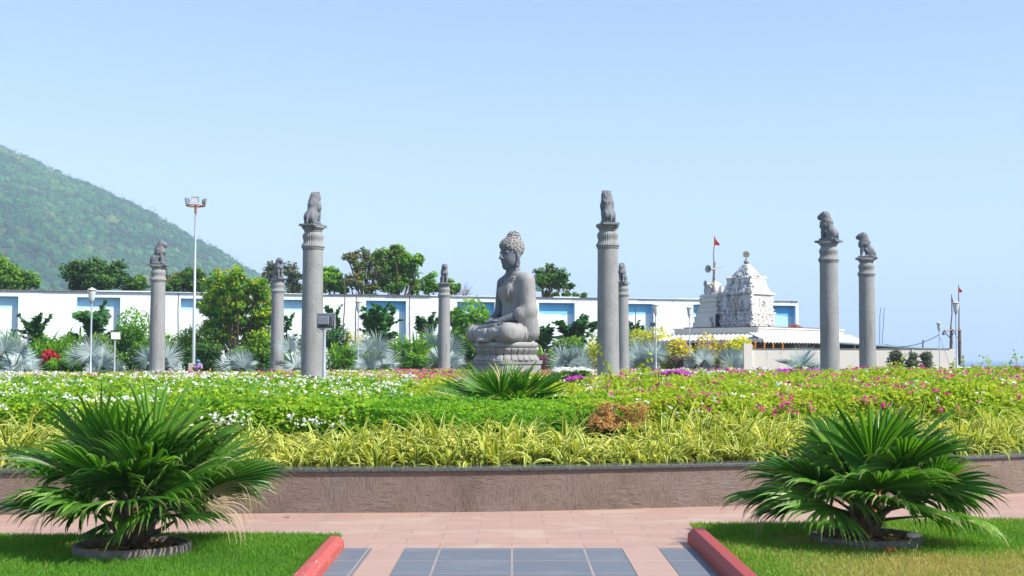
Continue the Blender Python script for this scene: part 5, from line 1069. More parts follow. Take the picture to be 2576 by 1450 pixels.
for px, ptop, Y, wpx, lb in ((228, 723, 59, 25, 'leftmost street lamp rising in front of the silver palm'), (901, 754, 74, 19.5, 'street lamp in the middle of the wall between fishtail palms'), (1650, 763, 77, 18, 'nearer of the two street lamps left of the temple'),
                         (1735, 770, 80, 16, 'street lamp directly in front of the small temple dome'), (2407, 757, 72, 21, 'larger street lamp against the sea at the far right'), (2364, 810, 66, 15, 'smaller street lamp before the cream wall end')):
    t = lamp_model(lb) if L0 is None else copy_tree(L0); L0 = L0 or t; t['label'] = lb
    s = (wpx*Y/F)/.54; H = (zat(ptop, Y)-GZ); t.location = (xat(px, Y), Y, GZ); t.scale = (s, s, H/4.10)
# floodlight mast
Y = 66; u = Y/F; t = root('floodlight_mast', (xat(487, Y), Y, GZ), 'tall galvanised mast with a rusty ring of three floodlights', 'light mast')
zt = zat(519, Y)-GZ; g = G(); g.lathe([(.085, .3), (.085, 3.4), (.068, 3.42), (.066, 6.0), (.055, 6.02), (.05, zt-.3)], 14); g.obj('pole', M['galv'], t)
g = G(); g.box(.05, 0, (zat(914, Y)-GZ)/2, .56, .56, zat(914, Y)-GZ, top=.92); bevel(g.obj('concrete_base', M['concrete_pale'], t), .02)
g = G(); a = np.linspace(0, 2*PI, 29); g.tube(np.c_[.48*np.cos(a), .48*np.sin(a), np.full(29, zt+.02)], .032, 7, caps=False); g.tube([(0, 0, zt-.35), (0, 0, zt+.06)], .07, 8)
for q in range(4): b = q*PI/2+.4; g.tube([(0, 0, zt-.02), (.48*math.cos(b), .48*math.sin(b), zt+.02)], .024, 6)
g.obj('lamp_ring', M['rust'], t)
g = G(); 
for a_, b_ in ((-.4, -.1), (.1, .32)): g.tube([(a_, -.1, zt), ((a_+b_)/2, -.12, zt-.12), (b_, -.1, zt-.03)], .008, 4)
g.obj('cable', M['black'], t)
def flood(parent, x, y, z, az, s=1.0, el=.15, nm='floodlight'):
    """az: direction the lamp faces in plan"""
    R = frames(np.array([math.cos(az)*math.cos(el), math.sin(az)*math.cos(el), -math.sin(el)]), np.array([0, 0, 1.])); c = np.array([x, y, z])
    g = G()
    def bx(dx, sx, sy, sz, m, dy=0, dz=0): p = c+R@np.array([dx, dy, dz])*s; g.box(*p, sx*s, sy*s, sz*s, m, R=R)
    bx(-.045, .09, .44, .34, 0); bx(-.13, .10, .26, .20, 0)
    for q in range(6): bx(-.10, .05, .012, .28, 0, dy=-.15+.06*q)
    o = g.obj(nm, [M['galv_dark']], parent); bevel(o, .012*s)
    g = G(); sg = [(.012, 0, .205, .46, .05), (.012, 0, -.155+-.0, .46, .05)]
    for dy, dz, sy, sz in ((0, .165, .46, .03), (0, -.165, .46, .03), (.215, 0, .03, .30), (-.215, 0, .03, .30)): bx(.012, .03, sy, sz, 0, dy, dz)
    g.obj('lamp_frame', M['galv'], o)
    g = G(); bx(.006, .012, .40, .30, 0); g.obj('lens', M['lens'] if nm != 'housing_dark' else M['lens_dark'], o)
    return o
flood(t, -.48, -.05, zt+.26, PI+.45, .92); flood(t, .08, -.5, zt+.28, -PI/2, .85, .1); flood(t, .48, .08, zt+.24, .55, .88)
# near floodlight, seen from behind
Y = 41.0; u = Y/F; t = root('post_floodlight', (xat(815.5, Y), Y, GZ), 'large floodlight on a grey post in front of the tall left pillar, seen from behind', 'floodlight', 'floodlights on short posts')
z0 = GZ; zh = zat(807, Y)-z0; g = G(); g.lathe([(.066, .05), (.066, .42), (.052, .45), (.050, zh-.30)], 16); g.obj('post', M['galv'], t)
g = G(); g.box(.06, 0, .03, .5, .36, .16); bevel(g.obj('concrete_base', M['concrete_pale'], t), .015)
g = G(); c = (.04, 0, zh)
for sx, sy, sz, yy in ((.57, .03, .47, .14), (.52, .05, .43, .10), (.46, .05, .36, .05)): g.box(c[0], yy, c[2], sx, sy, sz)
for q in range(9): g.box(c[0]-.2+.05*q, .01, c[2]-.02, .012, .05, .33)
o = bevel(g.obj('lamp_housing', M['housing'], t), .02, 3)
g = G(); g.box(c[0]-.07, -.065, c[2]+.0, .37, .13, .27, top=1); bevel(g.obj('driver_box', M['galv_dark'], o), .025, 3)
g = G()
for sx, sz, dx, dz in ((.58, .018, 0, .235), (.58, .018, 0, -.235), (.018, .47, .285, 0), (.018, .47, -.285, 0)): g.box(c[0]+dx, .12, c[2]+dz, sx, .05, sz)
for dx in np.linspace(-.24, .24, 5): g.lathe([(.012, 0), (.012, .02)], 6, (c[0]+dx, .105, c[2]+.225))
g.obj('lamp_frame', M['galv'], o)
g = G(); g.box(.02, .03, zh-.275, .40, .07, .05); g.box(-.24, .05, zh-.12, .02, .05, .30); g.box(.32, .05, zh-.12, .02, .05, .30); g.obj('bracket', M['galv'], t)
g = G(); P = [(-.02, -.06, zh-.2), (-.06, -.1, zh-.33), (-.16, -.1, zh-.38), (-.24, -.05, zh-.30)]; g.tube(P, .009, 5); g.obj('cable', M['black'], t)
# small floodlight on a post further left
Y = 60.0; t = root('post_floodlight', (xat(288, Y), Y, GZ), 'small floodlight on a short post right of the leftmost street lamp', 'floodlight', 'floodlights on short posts'); zh = zat(845, Y)-GZ
g = G(); g.lathe([(.05, 0), (.05, .3), (.045, .32), (.042, zh-.2)], 12); g.obj('post', M['galv'], t); flood(t, .05, -.05, zh, -.95, .95, -.12)

# ------------------------------------------------------------------ gardener
Y = 64.0; gx = xat(498, Y); t = root('person', (gx, Y, GZ), 'person in a blue cap and pink patterned shirt crouching behind the flower bed', 'person')
def skin(name, verts, edges, rad, mat, parent, sub=1):
    me = bpy.data.meshes.new(name); me.from_pydata(verts, edges, []); o = bpy.data.objects.new(name, me); C.objects.link(o); o.parent = parent
    m = o.modifiers.new('skin', 'SKIN'); m.use_smooth_shade = True
    for i, v in enumerate(me.skin_vertices[0].data if me.skin_vertices else []): v.radius = (rad[i], rad[i]); v.use_root = (i == 0)
    o.modifiers.new('sub', 'SUBSURF').levels = sub; o.modifiers['sub'].render_levels = sub; me.materials.append(mat); return o
def add_skin(name, verts, edges, rad, mat, parent):
    g = G()   # tapered tubes joined through an implicit surface: one continuous body
    def f(P):
        d = None
        for a, b in edges:
            c = cap(P, verts[a], verts[b], rad[a], rad[b]) if a != b else ell(P, verts[a], [rad[a]]*3); d = c if d is None else smin(d, c, .02)
        return d
    v = np.array(verts); lo = v.min(0)-max(rad)-.03; hi = v.max(0)+max(rad)+.03; V, Q = surfnet(f, lo, hi, .012); g.add(V, Q, smooth=True); return g.obj(name, mat, parent)
vs = [(0, .05, .22), (.02, .02, .40), (.03, -.02, .56), (.03, -.03, .64), (.03, -.05, .72), (.03, -.08, .70), (.03, -.155, .70), (.03, -.12, .655)]
rs = [.15, .14, .09, .055, .092, .08, .016, .03]; es = [(0, 1), (1, 2), (2, 3), (3, 4), (4, 5), (5, 6), (5, 7)]
for s_ in (-1, 1):
    i = len(vs); vs += [(.03+s_*.17, -.01, .54), (.03+s_*.22, -.10, .34), (.03+s_*.15, -.28, .26), (.03+s_*.15, -.36, .24)]; rs += [.06, .045, .033, .03]; es += [(2, i), (i, i+1), (i+1, i+2), (i+2, i+3)]
    for k in range(4): j = len(vs); vs += [(.03+s_*(.12+.02*k), -.40, .245), (.03+s_*(.12+.02*k), -.44-.008*(k in (1, 2)), .215)]; rs += [.0105, .009]; es += [(i+3, j), (j, j+1)]
    j = len(vs); vs += [(.03+s_*.115, -.37, .22)]; rs += [.011]; es += [(i+3, j)]
    j = len(vs); vs += [(s_*.12, -.02, .18), (s_*.17, -.30, .36), (s_*.15, -.12, .07), (s_*.15, -.26, .04)]; rs += [.10, .075, .05, .035]; es += [(0, j), (j, j+1), (j+1, j+2), (j+2, j+3)]
t.scale = (.85, .85, .85)
add_skin('body', vs, es, rs, plain('dark_skin', (.09, .045, .03), .6, var=.1), t)
tm = NT('patterned_shirt'); vv = tm.n('TexVoronoi', i_Scale=28.0); tm.l(tm.coord(), vv.inputs['Vector'])
shirt = tm.done(tm.bsdf(tm.ramp(vv.outputs['Distance'], [(.25, (.55, .07, .13)), (.4, (.6, .35, .5)), (.6, (.15, .2, .5))]), .8))
add_skin('shirt', [(0, .05, .24), (.02, .02, .40), (.03, -.02, .56), (-.14, -.01, .54), (.20, -.01, .54), (-.19, -.10, .36), (.25, -.10, .36)], [(0, 1), (1, 2), (2, 3), (2, 4), (3, 5), (4, 6)], [.165, .155, .11, .075, .075, .06, .06], shirt, t)
g = G(); g.lathe([(.108, .735), (.110, .77), (.098, .81), (.06, .84), (.01, .85)], 18, (.03, -.05, 0)); g.box(.03, -.17, .745, .13, .10, .012); g.obj('cap', plain('blue_cap', (.06, .30, .62), .7), t)

# ------------------------------------------------------------------ temple
TY = 80.0; tx = xat(1908, TY)
tp = root('temple', (tx, TY, GZ), 'white temple building with carved tower and small domed shrine on its roof', 'temple', rz=math.radians(45))
q = 1/math.sqrt(2)
zz = lambda py, Y: zat(py, Y)-GZ
LR, LL = 10.2, 6.6
g = G(); g.box(LR/2, LL/2, 1.4, LR-.9, LL-.9, 2.9); g.obj('brick_wall', M['brick_clad'], tp)
zs1, zs0, ze1, ze0 = zz(826, 80), zz(838, 80), zz(838, 80), zz(854, 79)
g = G(); g.box(LR/2, LL/2, (zs1+zs0)/2, LR, LL, zs1-zs0); g.box(LR/2, LL/2, zs1+.03, LR+.16, LL+.16, .08); g.box(LR/2, LL/2, zs0-.1, LR-.1, LL-.1, .12); g.box(6.4, 7.46, (zs1+zs0)/2-.004, 5.4, 1.7, zs1-zs0+.06)
g.obj('roof', M['temple_white'], tp)
# awning on the two visible faces, corrugated tiles
g = G()
def awn(u0, u1, f, n):
    us = np.linspace(u0, u1, n*4+1); w = .045*np.sin(np.arange(n*4+1)*PI/2); V = []
    for k, (o, z) in enumerate(((0.02, ze1+.0), (.55, ze1*.45+ze0*.55), (1.05, ze0))): V.append([f(u_, o, z+w_) for u_, w_ in zip(us, w)])
    V = np.array(V).reshape(-1, 3); m = len(us); i = np.arange(2)[:, None]*m; j = np.arange(m-1)[None]; g.add(V, np.stack([i+j, i+j+1, i+m+j+1, i+m+j], -1).reshape(-1, 4), 0)
    V2 = V.copy(); V2[:, 2] -= .09; g.add(V2, np.stack([i+j, i+m+j, i+m+j+1, i+j+1], -1).reshape(-1, 4), 0)
    e = V[2*m:]; e2 = e.copy(); e2[:, 2] -= .22; e2[::2, 2] += .06; i = np.arange(m-1); g.add(np.r_[e, e2], np.stack([i, i+1, i+1+m, i+m], -1), 0)
    g.add(np.r_[e2, e2+np.array([q*0, 0, 0])], np.stack([i, i+1, i+1+m, i+m], -1), 0) if False else None
awn(-1.0, LR+1.0, lambda u_, o, z: (u_, -o, z), 34); awn(-1.0, LL+1.0, lambda u_, o, z: (-o, LL-u_, z), 24)
for s in range(3): g.box(LR/2, -.55-.5*(s == 2), ze1-.08-.2*s, LR, .03, .05)
g.obj('awning', M['temple_white'], tp)
def lumps(g, n, f, s, r, mat=0):
    ico = np.array([[0, 0, 1], [.9, 0, .2], [.3, .85, .2], [-.7, .5, .2], [-.7, -.5, .2], [.3, -.85, .2], [0, 0, -1]]); fc = np.array([[0, i, i % 5+1] for i in range(1, 6)]+[[6, i % 5+1, i] for i in range(1, 6)])
    for _ in range(n):
        p, sc = f(r); g.add(ico*np.array(sc)*s+p, fc, mat, smooth=r.random() < .6)
r = np.random.default_rng(17)
# big tower: position on the roof
cx0, cy0 = 3.1, 2.56; W = 2.66; zb = zs1+.06
ztop = lambda py: zz(py, 85.5)
tw = G()
def tier(x0, y0, w, z0, z1, top=1.0, mat=None):
    tw.box(x0+w/2, y0+w/2, (z0+z1)/2, w, w, z1-z0, 0, top=top)
Zs = [zb, ztop(786), ztop(737), ztop(712), ztop(700), ztop(668)]
def tface(z0, w0, z1, w1):   # centred block between two heights with separately stained left face
    c = np.array([cx0+W/2, cy0+W/2]); V = []
    for z, w in ((z0, w0), (z1, w1)):
        for a, b in ((-1, -1), (1, -1), (1, 1), (-1, 1)): V.append([c[0]+a*w/2, c[1]+b*w/2, z])
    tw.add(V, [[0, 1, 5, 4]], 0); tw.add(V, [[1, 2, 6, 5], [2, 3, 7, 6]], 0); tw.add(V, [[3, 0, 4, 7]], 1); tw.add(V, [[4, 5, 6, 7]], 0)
tface(Zs[0], W, Zs[1]-.12, W-.05); tface(Zs[1]-.12, W+.14, Zs[1], W+.16); tface(Zs[1], W-.16, Zs[2]-.14, W-.22); tface(Zs[2]-.14, W+.05, Zs[2], W+.1)
tface(Zs[2], W-.35, Zs[3], W-.8); tface(Zs[3], W-.75, Zs[4], W-.82); tface(Zs[4], W-1.05, Zs[5], .35); tface(Zs[5], .42, Zs[5]+.08, .34)
def facepos(z, w, face, u_): c = np.array([cx0+W/2, cy0+W/2]); return np.array([c[0]+u_*w/2, c[1]-w/2, z]) if face == 0 else np.array([c[0]-w/2, c[1]+u_*w/2, z])
for face in (0, 1):
    lumps(tw, 150, lambda r: (facepos(r.uniform(Zs[0]+.1, Zs[1]-.15), W, face, r.uniform(-.95, .95)), (r.uniform(.5, 1), r.uniform(.5, 1), r.uniform(.7, 1.6))), .12, r, face)
    for k in range(5):   # row of carved figures
        u_ = -.8+.4*k; b = facepos(Zs[0]+.15, W, face, u_); hh = 1.0 if k != 2 else 1.15
        for dz, rad, hz_ in ((.18, .20, .16), (.48, .13, .22), (.80*hh, .085, .10)): lumps(tw, 1, lambda r: (b+[0, 0, dz], (rad, rad, hz_)), 1.0, r, face)
        tw.tube([b+[0, 0, .6], b+[.16*(1-face), .16*face, .42], b+[.06*(1-face), .06*face, .3]], .04, 5, face)
    lumps(tw, 70, lambda r: (facepos(r.uniform(Zs[1], Zs[2]), W-.2, face, r.choice([-1, 1])*r.uniform(.78, 1.02)), (1, 1, 1.3)), .10, r, face)
    lumps(tw, 40, lambda r: (facepos(Zs[1]+r.uniform(0, .2), W-.1, face, r.uniform(-1, 1)), (1, 1, 1)), .10, r, face)
    lumps(tw, 70, lambda r: ((lambda z: facepos(z, np.interp(z, [Zs[2], Zs[3]], [W-.4, W-.85]), face, r.uniform(-1, 1)))(r.uniform(Zs[2], Zs[3])), (1, 1, 1.2)), .10, r, face)
    for k in range(10): lumps(tw, 1, lambda r: (facepos(Zs[4]-.03, W-.82, face, -1+.222*k), (.10, .10, .2)), 1., r, face)
    lumps(tw, 130, lambda r: ((lambda z: facepos(z, np.interp(z, [Zs[4], Zs[5]], [W-1.1, .35]), face, r.uniform(-1, 1)))(r.uniform(Zs[4], Zs[5])), (1, 1, 1)), .10, r, face)
    b = facepos(Zs[4]+.15, W-1.0, face, 0); tw.lathe([(.02, -.06), (.22, -.05), (.22, .05), (.02, .06)], 12, tuple(b), face)
for s_ in range(-1, 2): lumps(tw, 30, lambda r: (facepos(r.uniform(Zs[0], Zs[3]), W-.1-.35*(0), 0, -1.0)+r.normal(size=3)*.05, (1, 1, 1)), .12, r, 0)
tower = tw.obj('carved_tower', [M['temple_white'], M['temple_stain']], tp)
# niches: dark arched frame, figure, exposed brick
for face in (0, 1):
    g = G(); w = W-.18; zm = (Zs[1]+Zs[2])/2; 
    def fp(u_, z, o): p = facepos(z, w, face, u_); return p+(np.array([0, -o, 0]) if face == 0 else np.array([-o, 0, 0]))
    arch = [(-.26, zm-.45), (-.28, zm-.1), (-.22, zm+.2), (0, zm+.42), (.22, zm+.2), (.28, zm-.1), (.26, zm-.45)]
    g.tube([fp(a, z, .03) for a, z in arch], .055, 6, 0); P = [fp(a*.9, z-.02, .012) for a, z in arch]; g.add(P, [list(range(7))], 1)
    if face == 1:
        for dz, rad, hz_ in ((-.28, .14, .16), (-.02, .11, .17), (.2, .075, .09)): lumps(g, 1, lambda r: (fp(0, zm+dz, .06), (rad, rad, hz_)), 1., r, 2)
    else:
        for a in range(7):
            for b in range(4):
                if r.random() < .8: g.box(*fp(-.21+.14*b+.07*(a % 2), zm-.42+.11*a, .04), .17, .05, .085, 2)
        g.box(*fp(.02, zm+.05, .07), .1, .04, .1, 3); g.box(*fp(.14, zm-.05, .07), .12, .04, .06, 3); g.box(*fp(.05, zm-.25, .07), .25, .04, .05, 3)
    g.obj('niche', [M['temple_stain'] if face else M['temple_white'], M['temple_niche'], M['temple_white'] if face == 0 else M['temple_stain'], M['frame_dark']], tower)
g = G(); c = (cx0+W/2, cy0+W/2, Zs[5]+.05); g.lathe([(.12, 0), (.10, .08), (.17, .14), (.19, .2), (.15, .27), (.05, .3), (.09, .36), (.04, .42), (.03, .5)], 16, c)
a = np.linspace(0, 2*PI, 25)[:-1]; rr = np.where(np.arange(24) % 3 == 0, .27, .20); n_ = np.array([-.2, -.98, 0]); n_ = np.array([-q, -q, 0]); s_ = np.array([q, -q, 0])
ring_ = np.array([s_*rr[i]*math.cos(a[i])+np.array([0, 0, 1])*rr[i]*math.sin(a[i]) for i in range(24)])+np.array(c)+[0, 0, .72]
g.add(np.r_[ring_+n_*.03, ring_-n_*.03], [list(range(24))]+[list(range(47, 23, -1))]+[[i, (i+1) % 24, (i+1) % 24+24, i+24] for i in range(24)] if False else [np.arange(24)[None], np.arange(47, 23, -1)[None], np.array([[i, i+24, (i+1) % 24+24, (i+1) % 24] for i in range(24)])])
g.obj('finial', M['finial'], tower)
# small shrine with ribbed dome
def loc_of(px, Y):   # world plan position -> temple plan
    d = np.array([xat(px, Y)-tx, Y-TY]); return np.array([(d[0]+d[1])*q, (-d[0]+d[1])*q])
s0 = loc_of(1799, 87.8); z5 = lambda py: zz(py, 87.8); g = G()
def sbox(w, z0, z1, top=1.0): g.box(s0[0], s0[1], (z0+z1)/2, w, w, z1-z0, top=top)
wmax = 1.62/q*1.0
steps = [(831, 812, 2.15), (812, 800, 2.0), (800, 797, 2.1), (797, 786, 1.85), (786, 783, 1.95), (783, 774, 1.62), (774, 771, 1.72), (771, 760, 1.42), (760, 756, 1.62), (756, 748, 1.35), (748, 744, 1.5), (744, 741, 1.3)]
for a_, b_, w in steps: sbox(w, z5(a_), z5(b_)-.004)
g.box(s0[0]-1.15, s0[1]+.1, (zb+z5(812))/2, .3, 1.5, z5(812)-zb); g.box(s0[0]-1.08, s0[1]+.1, (zb+z5(800))/2, .3, 1.1, z5(800)-zb)
for a_, b_, w in steps[3:9:2]:
    for sx in (-1, 1):
        for sy in (-1, 0, 1): lumps(g, 2, lambda r: (np.array([s0[0]+sx*w/2*(1 if sy else .1), s0[1]-w/2 if sy <= 0 else s0[1]+w/2, z5(b_)+.08]), (.14, .14, .2)), 1., r)
sh = g.obj('small_shrine', M['temple_stain'] if False else M['temple_white'], tp)
g = G(); dz = z5(741); g.lathe([(.52, 0), (.60, .12), (.62, .3), (.56, .55), (.42, .72), (.25, .84), (.14, .92), (.05, .98)], 64, (s0[0], s0[1], dz), flute=lambda z, th: .035*np.abs(np.cos(th*8))*(z < .72)); g.obj('dome', M['temple_white'], sh)
for sx, sy in ((-1, 0), (0, -1), (1, 0), (0, 1)):
    g = G()
    c0 = np.array([s0[0]+sx*.62, s0[1]+sy*.62, dz+.28]); A_ = np.array([abs(sy), abs(sx), 0.]); th = np.linspace(0, 2*PI, 17)[:-1]; R0 = np.array([c0+A_*.27*math.cos(t_)+np.array([0, 0, .36])*math.sin(t_) for t_ in th]); o_ = np.array([sx, sy, 0])*.09
    g.add(np.r_[R0+o_, R0-o_], [np.arange(16)[None], np.arange(31, 15, -1)[None], np.array([[i, (i+1) % 16, (i+1) % 16+16, i+16] for i in range(16)])]); g.lathe([(.05, -.12), (.1, -.1), (.1, .1), (.05, .12)], 8, tuple(c0)); g.obj('arch_ornament', M['temple_stain'], sh)
g = G(); g.lathe([(.10, .92), (.14, .98), (.05, 1.05), (.07, 1.12), (.03, 1.2), (.015, 1.42)], 10, (s0[0], s0[1], dz)); g.lathe([(.02, 1.42), (.055, 1.46), (.02, 1.52)], 8, (s0[0], s0[1], dz)); g.obj('finial', M['housing'], sh)
# parapet stack at the left, marigold strings, tank, bricks
for i, (px, lb) in enumerate([(1889, 'marigold garland at the temple corner'), (1900, 'second marigold garland from the temple corner'), (1923, 'third marigold garland from the temple corner'), (1945, 'fourth marigold garland from the temple corner'), (1969, 'fifth marigold garland, partly behind the silver palm'),
                              (2117, 'marigold garland just right of the taller right pillar'), (2129, 'marigold garland between the two right pillars'), (2143, 'marigold garland nearest the right end of the temple eave')]):
    Yg = 79.2+max(0, (px-1908))*.029+(max(0, 1908-px))*.02; x = xat(px, Yg-.9); z1 = zat(862.5, Yg-.9); z0_ = zat(880, Yg-.9); g = G()
    for k in range(14): g.lathe([(.02, -.035), (.055, -.015), (.055, .015), (.02, .035)], 7, (0, 0, -k*.062))
    g.tube([(0, 0, .15), (0, 0, 0)], .01, 4); o = g.obj('marigold_garland', M['marigold'], loc=(x, Yg-.9, z1)); tag(o, lb, 'garland', 'marigold garlands under the temple eave')
Y = 86.2; t = root('water_tank', (xat(1817, Y), Y, zb+GZ), 'black plastic water tank between the shrine and the carved tower', 'water tank')
g = G(); P = [(.0, 0), (.42, .01)]; 
for k in range(9): P += [(.42, .02+.11*k), (.44, .05+.11*k), (.44, .08+.11*k), (.42, .11+.11*k)]
P += [(.36, 1.08), (.14, 1.15), (.14, 1.2), (.02, 1.21)]; g.lathe(P, 28, smooth=False); g.obj('tank_body', M['black'], t)
g = G(); g.tube([(-.50, -.05, 0), (-.50, -.05, 1.15)], .035, 6); g.tube([(-.50, -.05, 1.15), (-.1, -.05, 1.17)], .035, 6); g.obj('pipe', M['white_paint'], t)
g = G(); r = np.random.default_rng(9); Y = 86.0
for lay, (a, b) in enumerate([(1986, 2030), (1988, 2022), (1990, 2012), (1994, 2004)]):
    for x in np.arange(xat(a, Y), xat(b, Y), .24): g.box(x-xat(2005, Y)+r.normal()*.02, r.normal()*.03, .04+.085*lay, .22, .12, .078, rz=r.normal()*.12)
tag(g.obj('brick_pile', M['brick_red'], loc=(xat(2005, Y), Y, zat(828, Y))), 'pile of loose red bricks on the temple roof', 'brick pile')
# loudspeaker pole
Y = 84.5; t = root('flag_pole', (xat(1797, Y), Y, zat(705, Y)-.9), 'crooked pole with a red flag above the small shrine', 'flag pole', 'flag poles'); b = zat(705, Y)-.9
g = G(); pts = [(1793, 735), (1794, 700), (1796, 660), (1795, 640), (1797, 615), (1797, 594)]; P = np.array([at(a, c, Y)-[xat(1797, Y), Y, b] for a, c in pts]); g.tube(P, np.linspace(.05, .02, 6), 6); g.tube(P[:3]+[.08, 0, 0], .03, 5)
g.obj('pole', M['wood'], t)
def flag(parent, pts, Y, mat, o, name='flag'):
    P = np.array([at(a, c, Y)-o for a, c in pts]); n = len(P); g = G(); c = P.mean(0); P[:, 1] += .06*np.sin(np.arange(n)*1.7); g.add(np.r_[P, [c+[0, .05, 0]]], [[i, (i+1) % n, n] for i in range(n)], smooth=True); return g.obj(name, mat, parent)
flag(t, [(1797.5, 594), (1800, 600), (1804, 607), (1810, 614), (1811, 618), (1803, 617), (1797, 619), (1797.3, 606)], Y, M['flag_red'], np.array([xat(1797, Y), Y, b]))
def horn(px, py, rpx, label, lp, Y=84.0):
    t = root('loudspeaker', tuple(at(px, py, Y)), label, 'loudspeaker', 'horn loudspeakers on the flag pole'); R0 = rpx*Y/F*1.05
    t.rotation_euler = (math.radians(-8), math.radians(-90), math.radians(lp))
    g = G(); g.lathe([(.05, -1.15*R0*1.6), (.07, -.9*R0*1.6), (.10, -.6*R0), (.42*R0, -.35*R0), (.75*R0, -.1*R0), (R0, .10*R0), (R0*1.02, .12*R0), (.95*R0, .1*R0), (.7*R0, -.06*R0), (.36*R0, -.32*R0), (.06, -.55*R0)], 28, cap=False); g.obj('horn', M['horn'], t)
    g = G(); g.lathe([(.02, -2.3*R0), (.10, -2.25*R0), (.10, -1.7*R0), (.05, -1.65*R0)], 12); g.obj('driver', M['bamboo'], t); return t
horn(1782, 677, 9.2, 'upper grey horn loudspeaker on the flag pole', 52); horn(1775, 715, 8.6, 'lower grey horn loudspeaker beside the small dome', 28, 83.2)
pole('bamboo_bar', [at(1790, 678, Y-.2), at(1800, 676, Y-.1), at(1820, 668, Y+.3)], .04, M['bamboo'], 'thin slanting bar behind the upper loudspeaker', 'bar')

# cream compound wall, shed roof
CW = 71.0; t = root('compound_wall', (xat(1891, CW), CW, GZ), 'cream plastered compound wall below the temple at right', 'wall'); x0 = xat(1891, CW)
Wd = xat(2390, CW)-x0; Hc = zat(879.5, CW)-GZ
g = G(); g.box(Wd/2, .1, Hc/2-.1, Wd, .2, Hc+.2); 
for px in (2188, 2296): g.box(xat(px, CW)-x0, -.02, Hc/2, .10, .06, Hc)
g.obj('wall_face', M['cream'], t)
g = G(); g.box(Wd+.14, .45, Hc/2, .28, .9, Hc+.06); g.box(-.22, .05, (zat(865, CW)-GZ)/2, .46, .35, zat(865, CW)-GZ); g.obj('end_pillar', M['cream'], t)
g = G(); g.box(Wd/2, .1, Hc+.035, Wd, .26, .05); g.obj('wall_cap', M['wall_cap'], t)
t = root('shed', (xat(2240, 76), 76, GZ), 'low dark open shed with a thin sloping sheet roof behind the cream wall', 'shed'); o = np.array([xat(2240, 76), 76, GZ]); g = G()
P = [at(2112, 863, 75)-o, at(2382, 881, 73)-o, at(2376, 877, 79)-o, at(2110, 861, 82)-o]; g.add(np.r_[P, np.array(P)-[0, 0, .07]], [[0, 1, 2, 3], [7, 6, 5, 4], [0, 4, 5, 1], [1, 5, 6, 2], [2, 6, 7, 3], [3, 7, 4, 0]]); g.obj('roof', M['shed_top'], t)
g = G(); P2 = [at(2112, 866, 75.3)-o, at(2376, 882, 73.4)-o]; g.add([P2[0], P2[1], P2[1]*[1, 1, 0], P2[0]*[1, 1, 0]], [[0, 1, 2, 3]]); P3 = [p+[0, .6, 0] for p in P2]; g.obj('shade_sheet', M['shed_shade'], t)  # flat dark sheet added in place of the shade inside the open shed
for px in (2150, 2200, 2255, 2310): c = at(px, 880, 74.6)-o; g = G(); g.tube([(c[0], c[1], 0), (c[0], c[1], zat(866+(px-2112)*.06, 74.6)-GZ)], .05, 6); g.obj('post', M['wood'], t)
g = G(); c = at(2325, 886, 76)-o; 
pole('wooden_post', [(*at(2323, 884, 76)[:2], GZ), at(2323, 855, 76)], .06, M['wood'], 'short wooden post sticking up above the shed roof', 'post')
for px0, px1, lb in ((2212, 2216, 'left of two thin steel rods rising above the shed'), (2220, 2225, 'right of two thin steel rods rising above the shed')):
    pole('steel_rod', [(*at(px0, 900, 80)[:2], GZ), at(px0, 866, 80), at(px1, 774, 80)], .03, M['galv_dark'], lb, 'rod', group='steel rods above the shed')
P = [at(2226, 866, 79)]; A_ = at(2226, 866, 79); B_ = at(2364, 842, 66); g = G(); tt = np.linspace(0, 1, 14)[:, None]; g.tube((A_+(B_-A_)*tt-np.array([0, 0, .35])*(tt*(1-tt)*4))-A_, .022, 4)
tag(g.obj('cable', M['galv_dark'], loc=tuple(A_)), 'slack cable running from the shed to the smaller right lamp', 'cable')
A_ = at(2365, 850, 66); B_ = at(2395, 935, 58); g = G(); g.tube((A_+(B_-A_)*tt)-A_, .014, 4); tag(g.obj('guy_wire', M['galv_dark'], loc=tuple(A_)), 'thin guy wire slanting down from the smaller right lamp', 'wire')
# flag masts with hanging pots
Y = 76.0
def mast(label, pts, rad, fl, mat):
    b = np.array([*at(pts[0][0], pts[0][1], Y)[:2], GZ]); t = root('flag_pole', tuple(b), label, 'flag pole', 'flag poles'); g = G(); P = np.array([[*(at(a, c, Y)-b)] for a, c in pts]); P[0][2] = -.1; g.tube(P, rad, 6); g.obj('pole', M['wood'], t); flag(t, fl, Y, mat, b); return t
mast('thin crooked flag pole with a maroon flag at the far right', [(2394.5, 900), (2392.5, 870), (2393, 832), (2392, 822), (2395, 790), (2394.3, 765), (2393.3, 740)], [.10, .09, .085, .04, .035, .03, .02], [(2393.4, 741), (2396, 748), (2397.5, 757), (2395.5, 762), (2394.6, 766), (2393.8, 755)], M['flag_maroon'])
mast('thin flag pole with a bright red flag behind the larger right lamp', [(2415, 925), (2414, 875), (2414, 832), (2412.5, 825), (2412.5, 780), (2411.5, 750), (2411.5, 717)], [.09, .10, .095, .04, .035, .03, .02], [(2411.7, 718), (2414, 723), (2417, 729), (2421, 732), (2420, 735), (2416, 737), (2411.7, 736.5)], M['flag_red'])
pole('bamboo_crossbar', [at(2371, 835, Y-.15), at(2394, 830, Y-.15), at(2419, 831.5, Y-.15)], .04, M['bamboo'], 'pale bamboo crossbar tied between the two right flag poles', 'bar')
pole('wooden_brace', [at(2375, 831, Y-.2), at(2397, 864, Y-.2)], .035, M['wood'], 'left slanting brace under the bamboo crossbar', 'brace', group='braces under the crossbar')
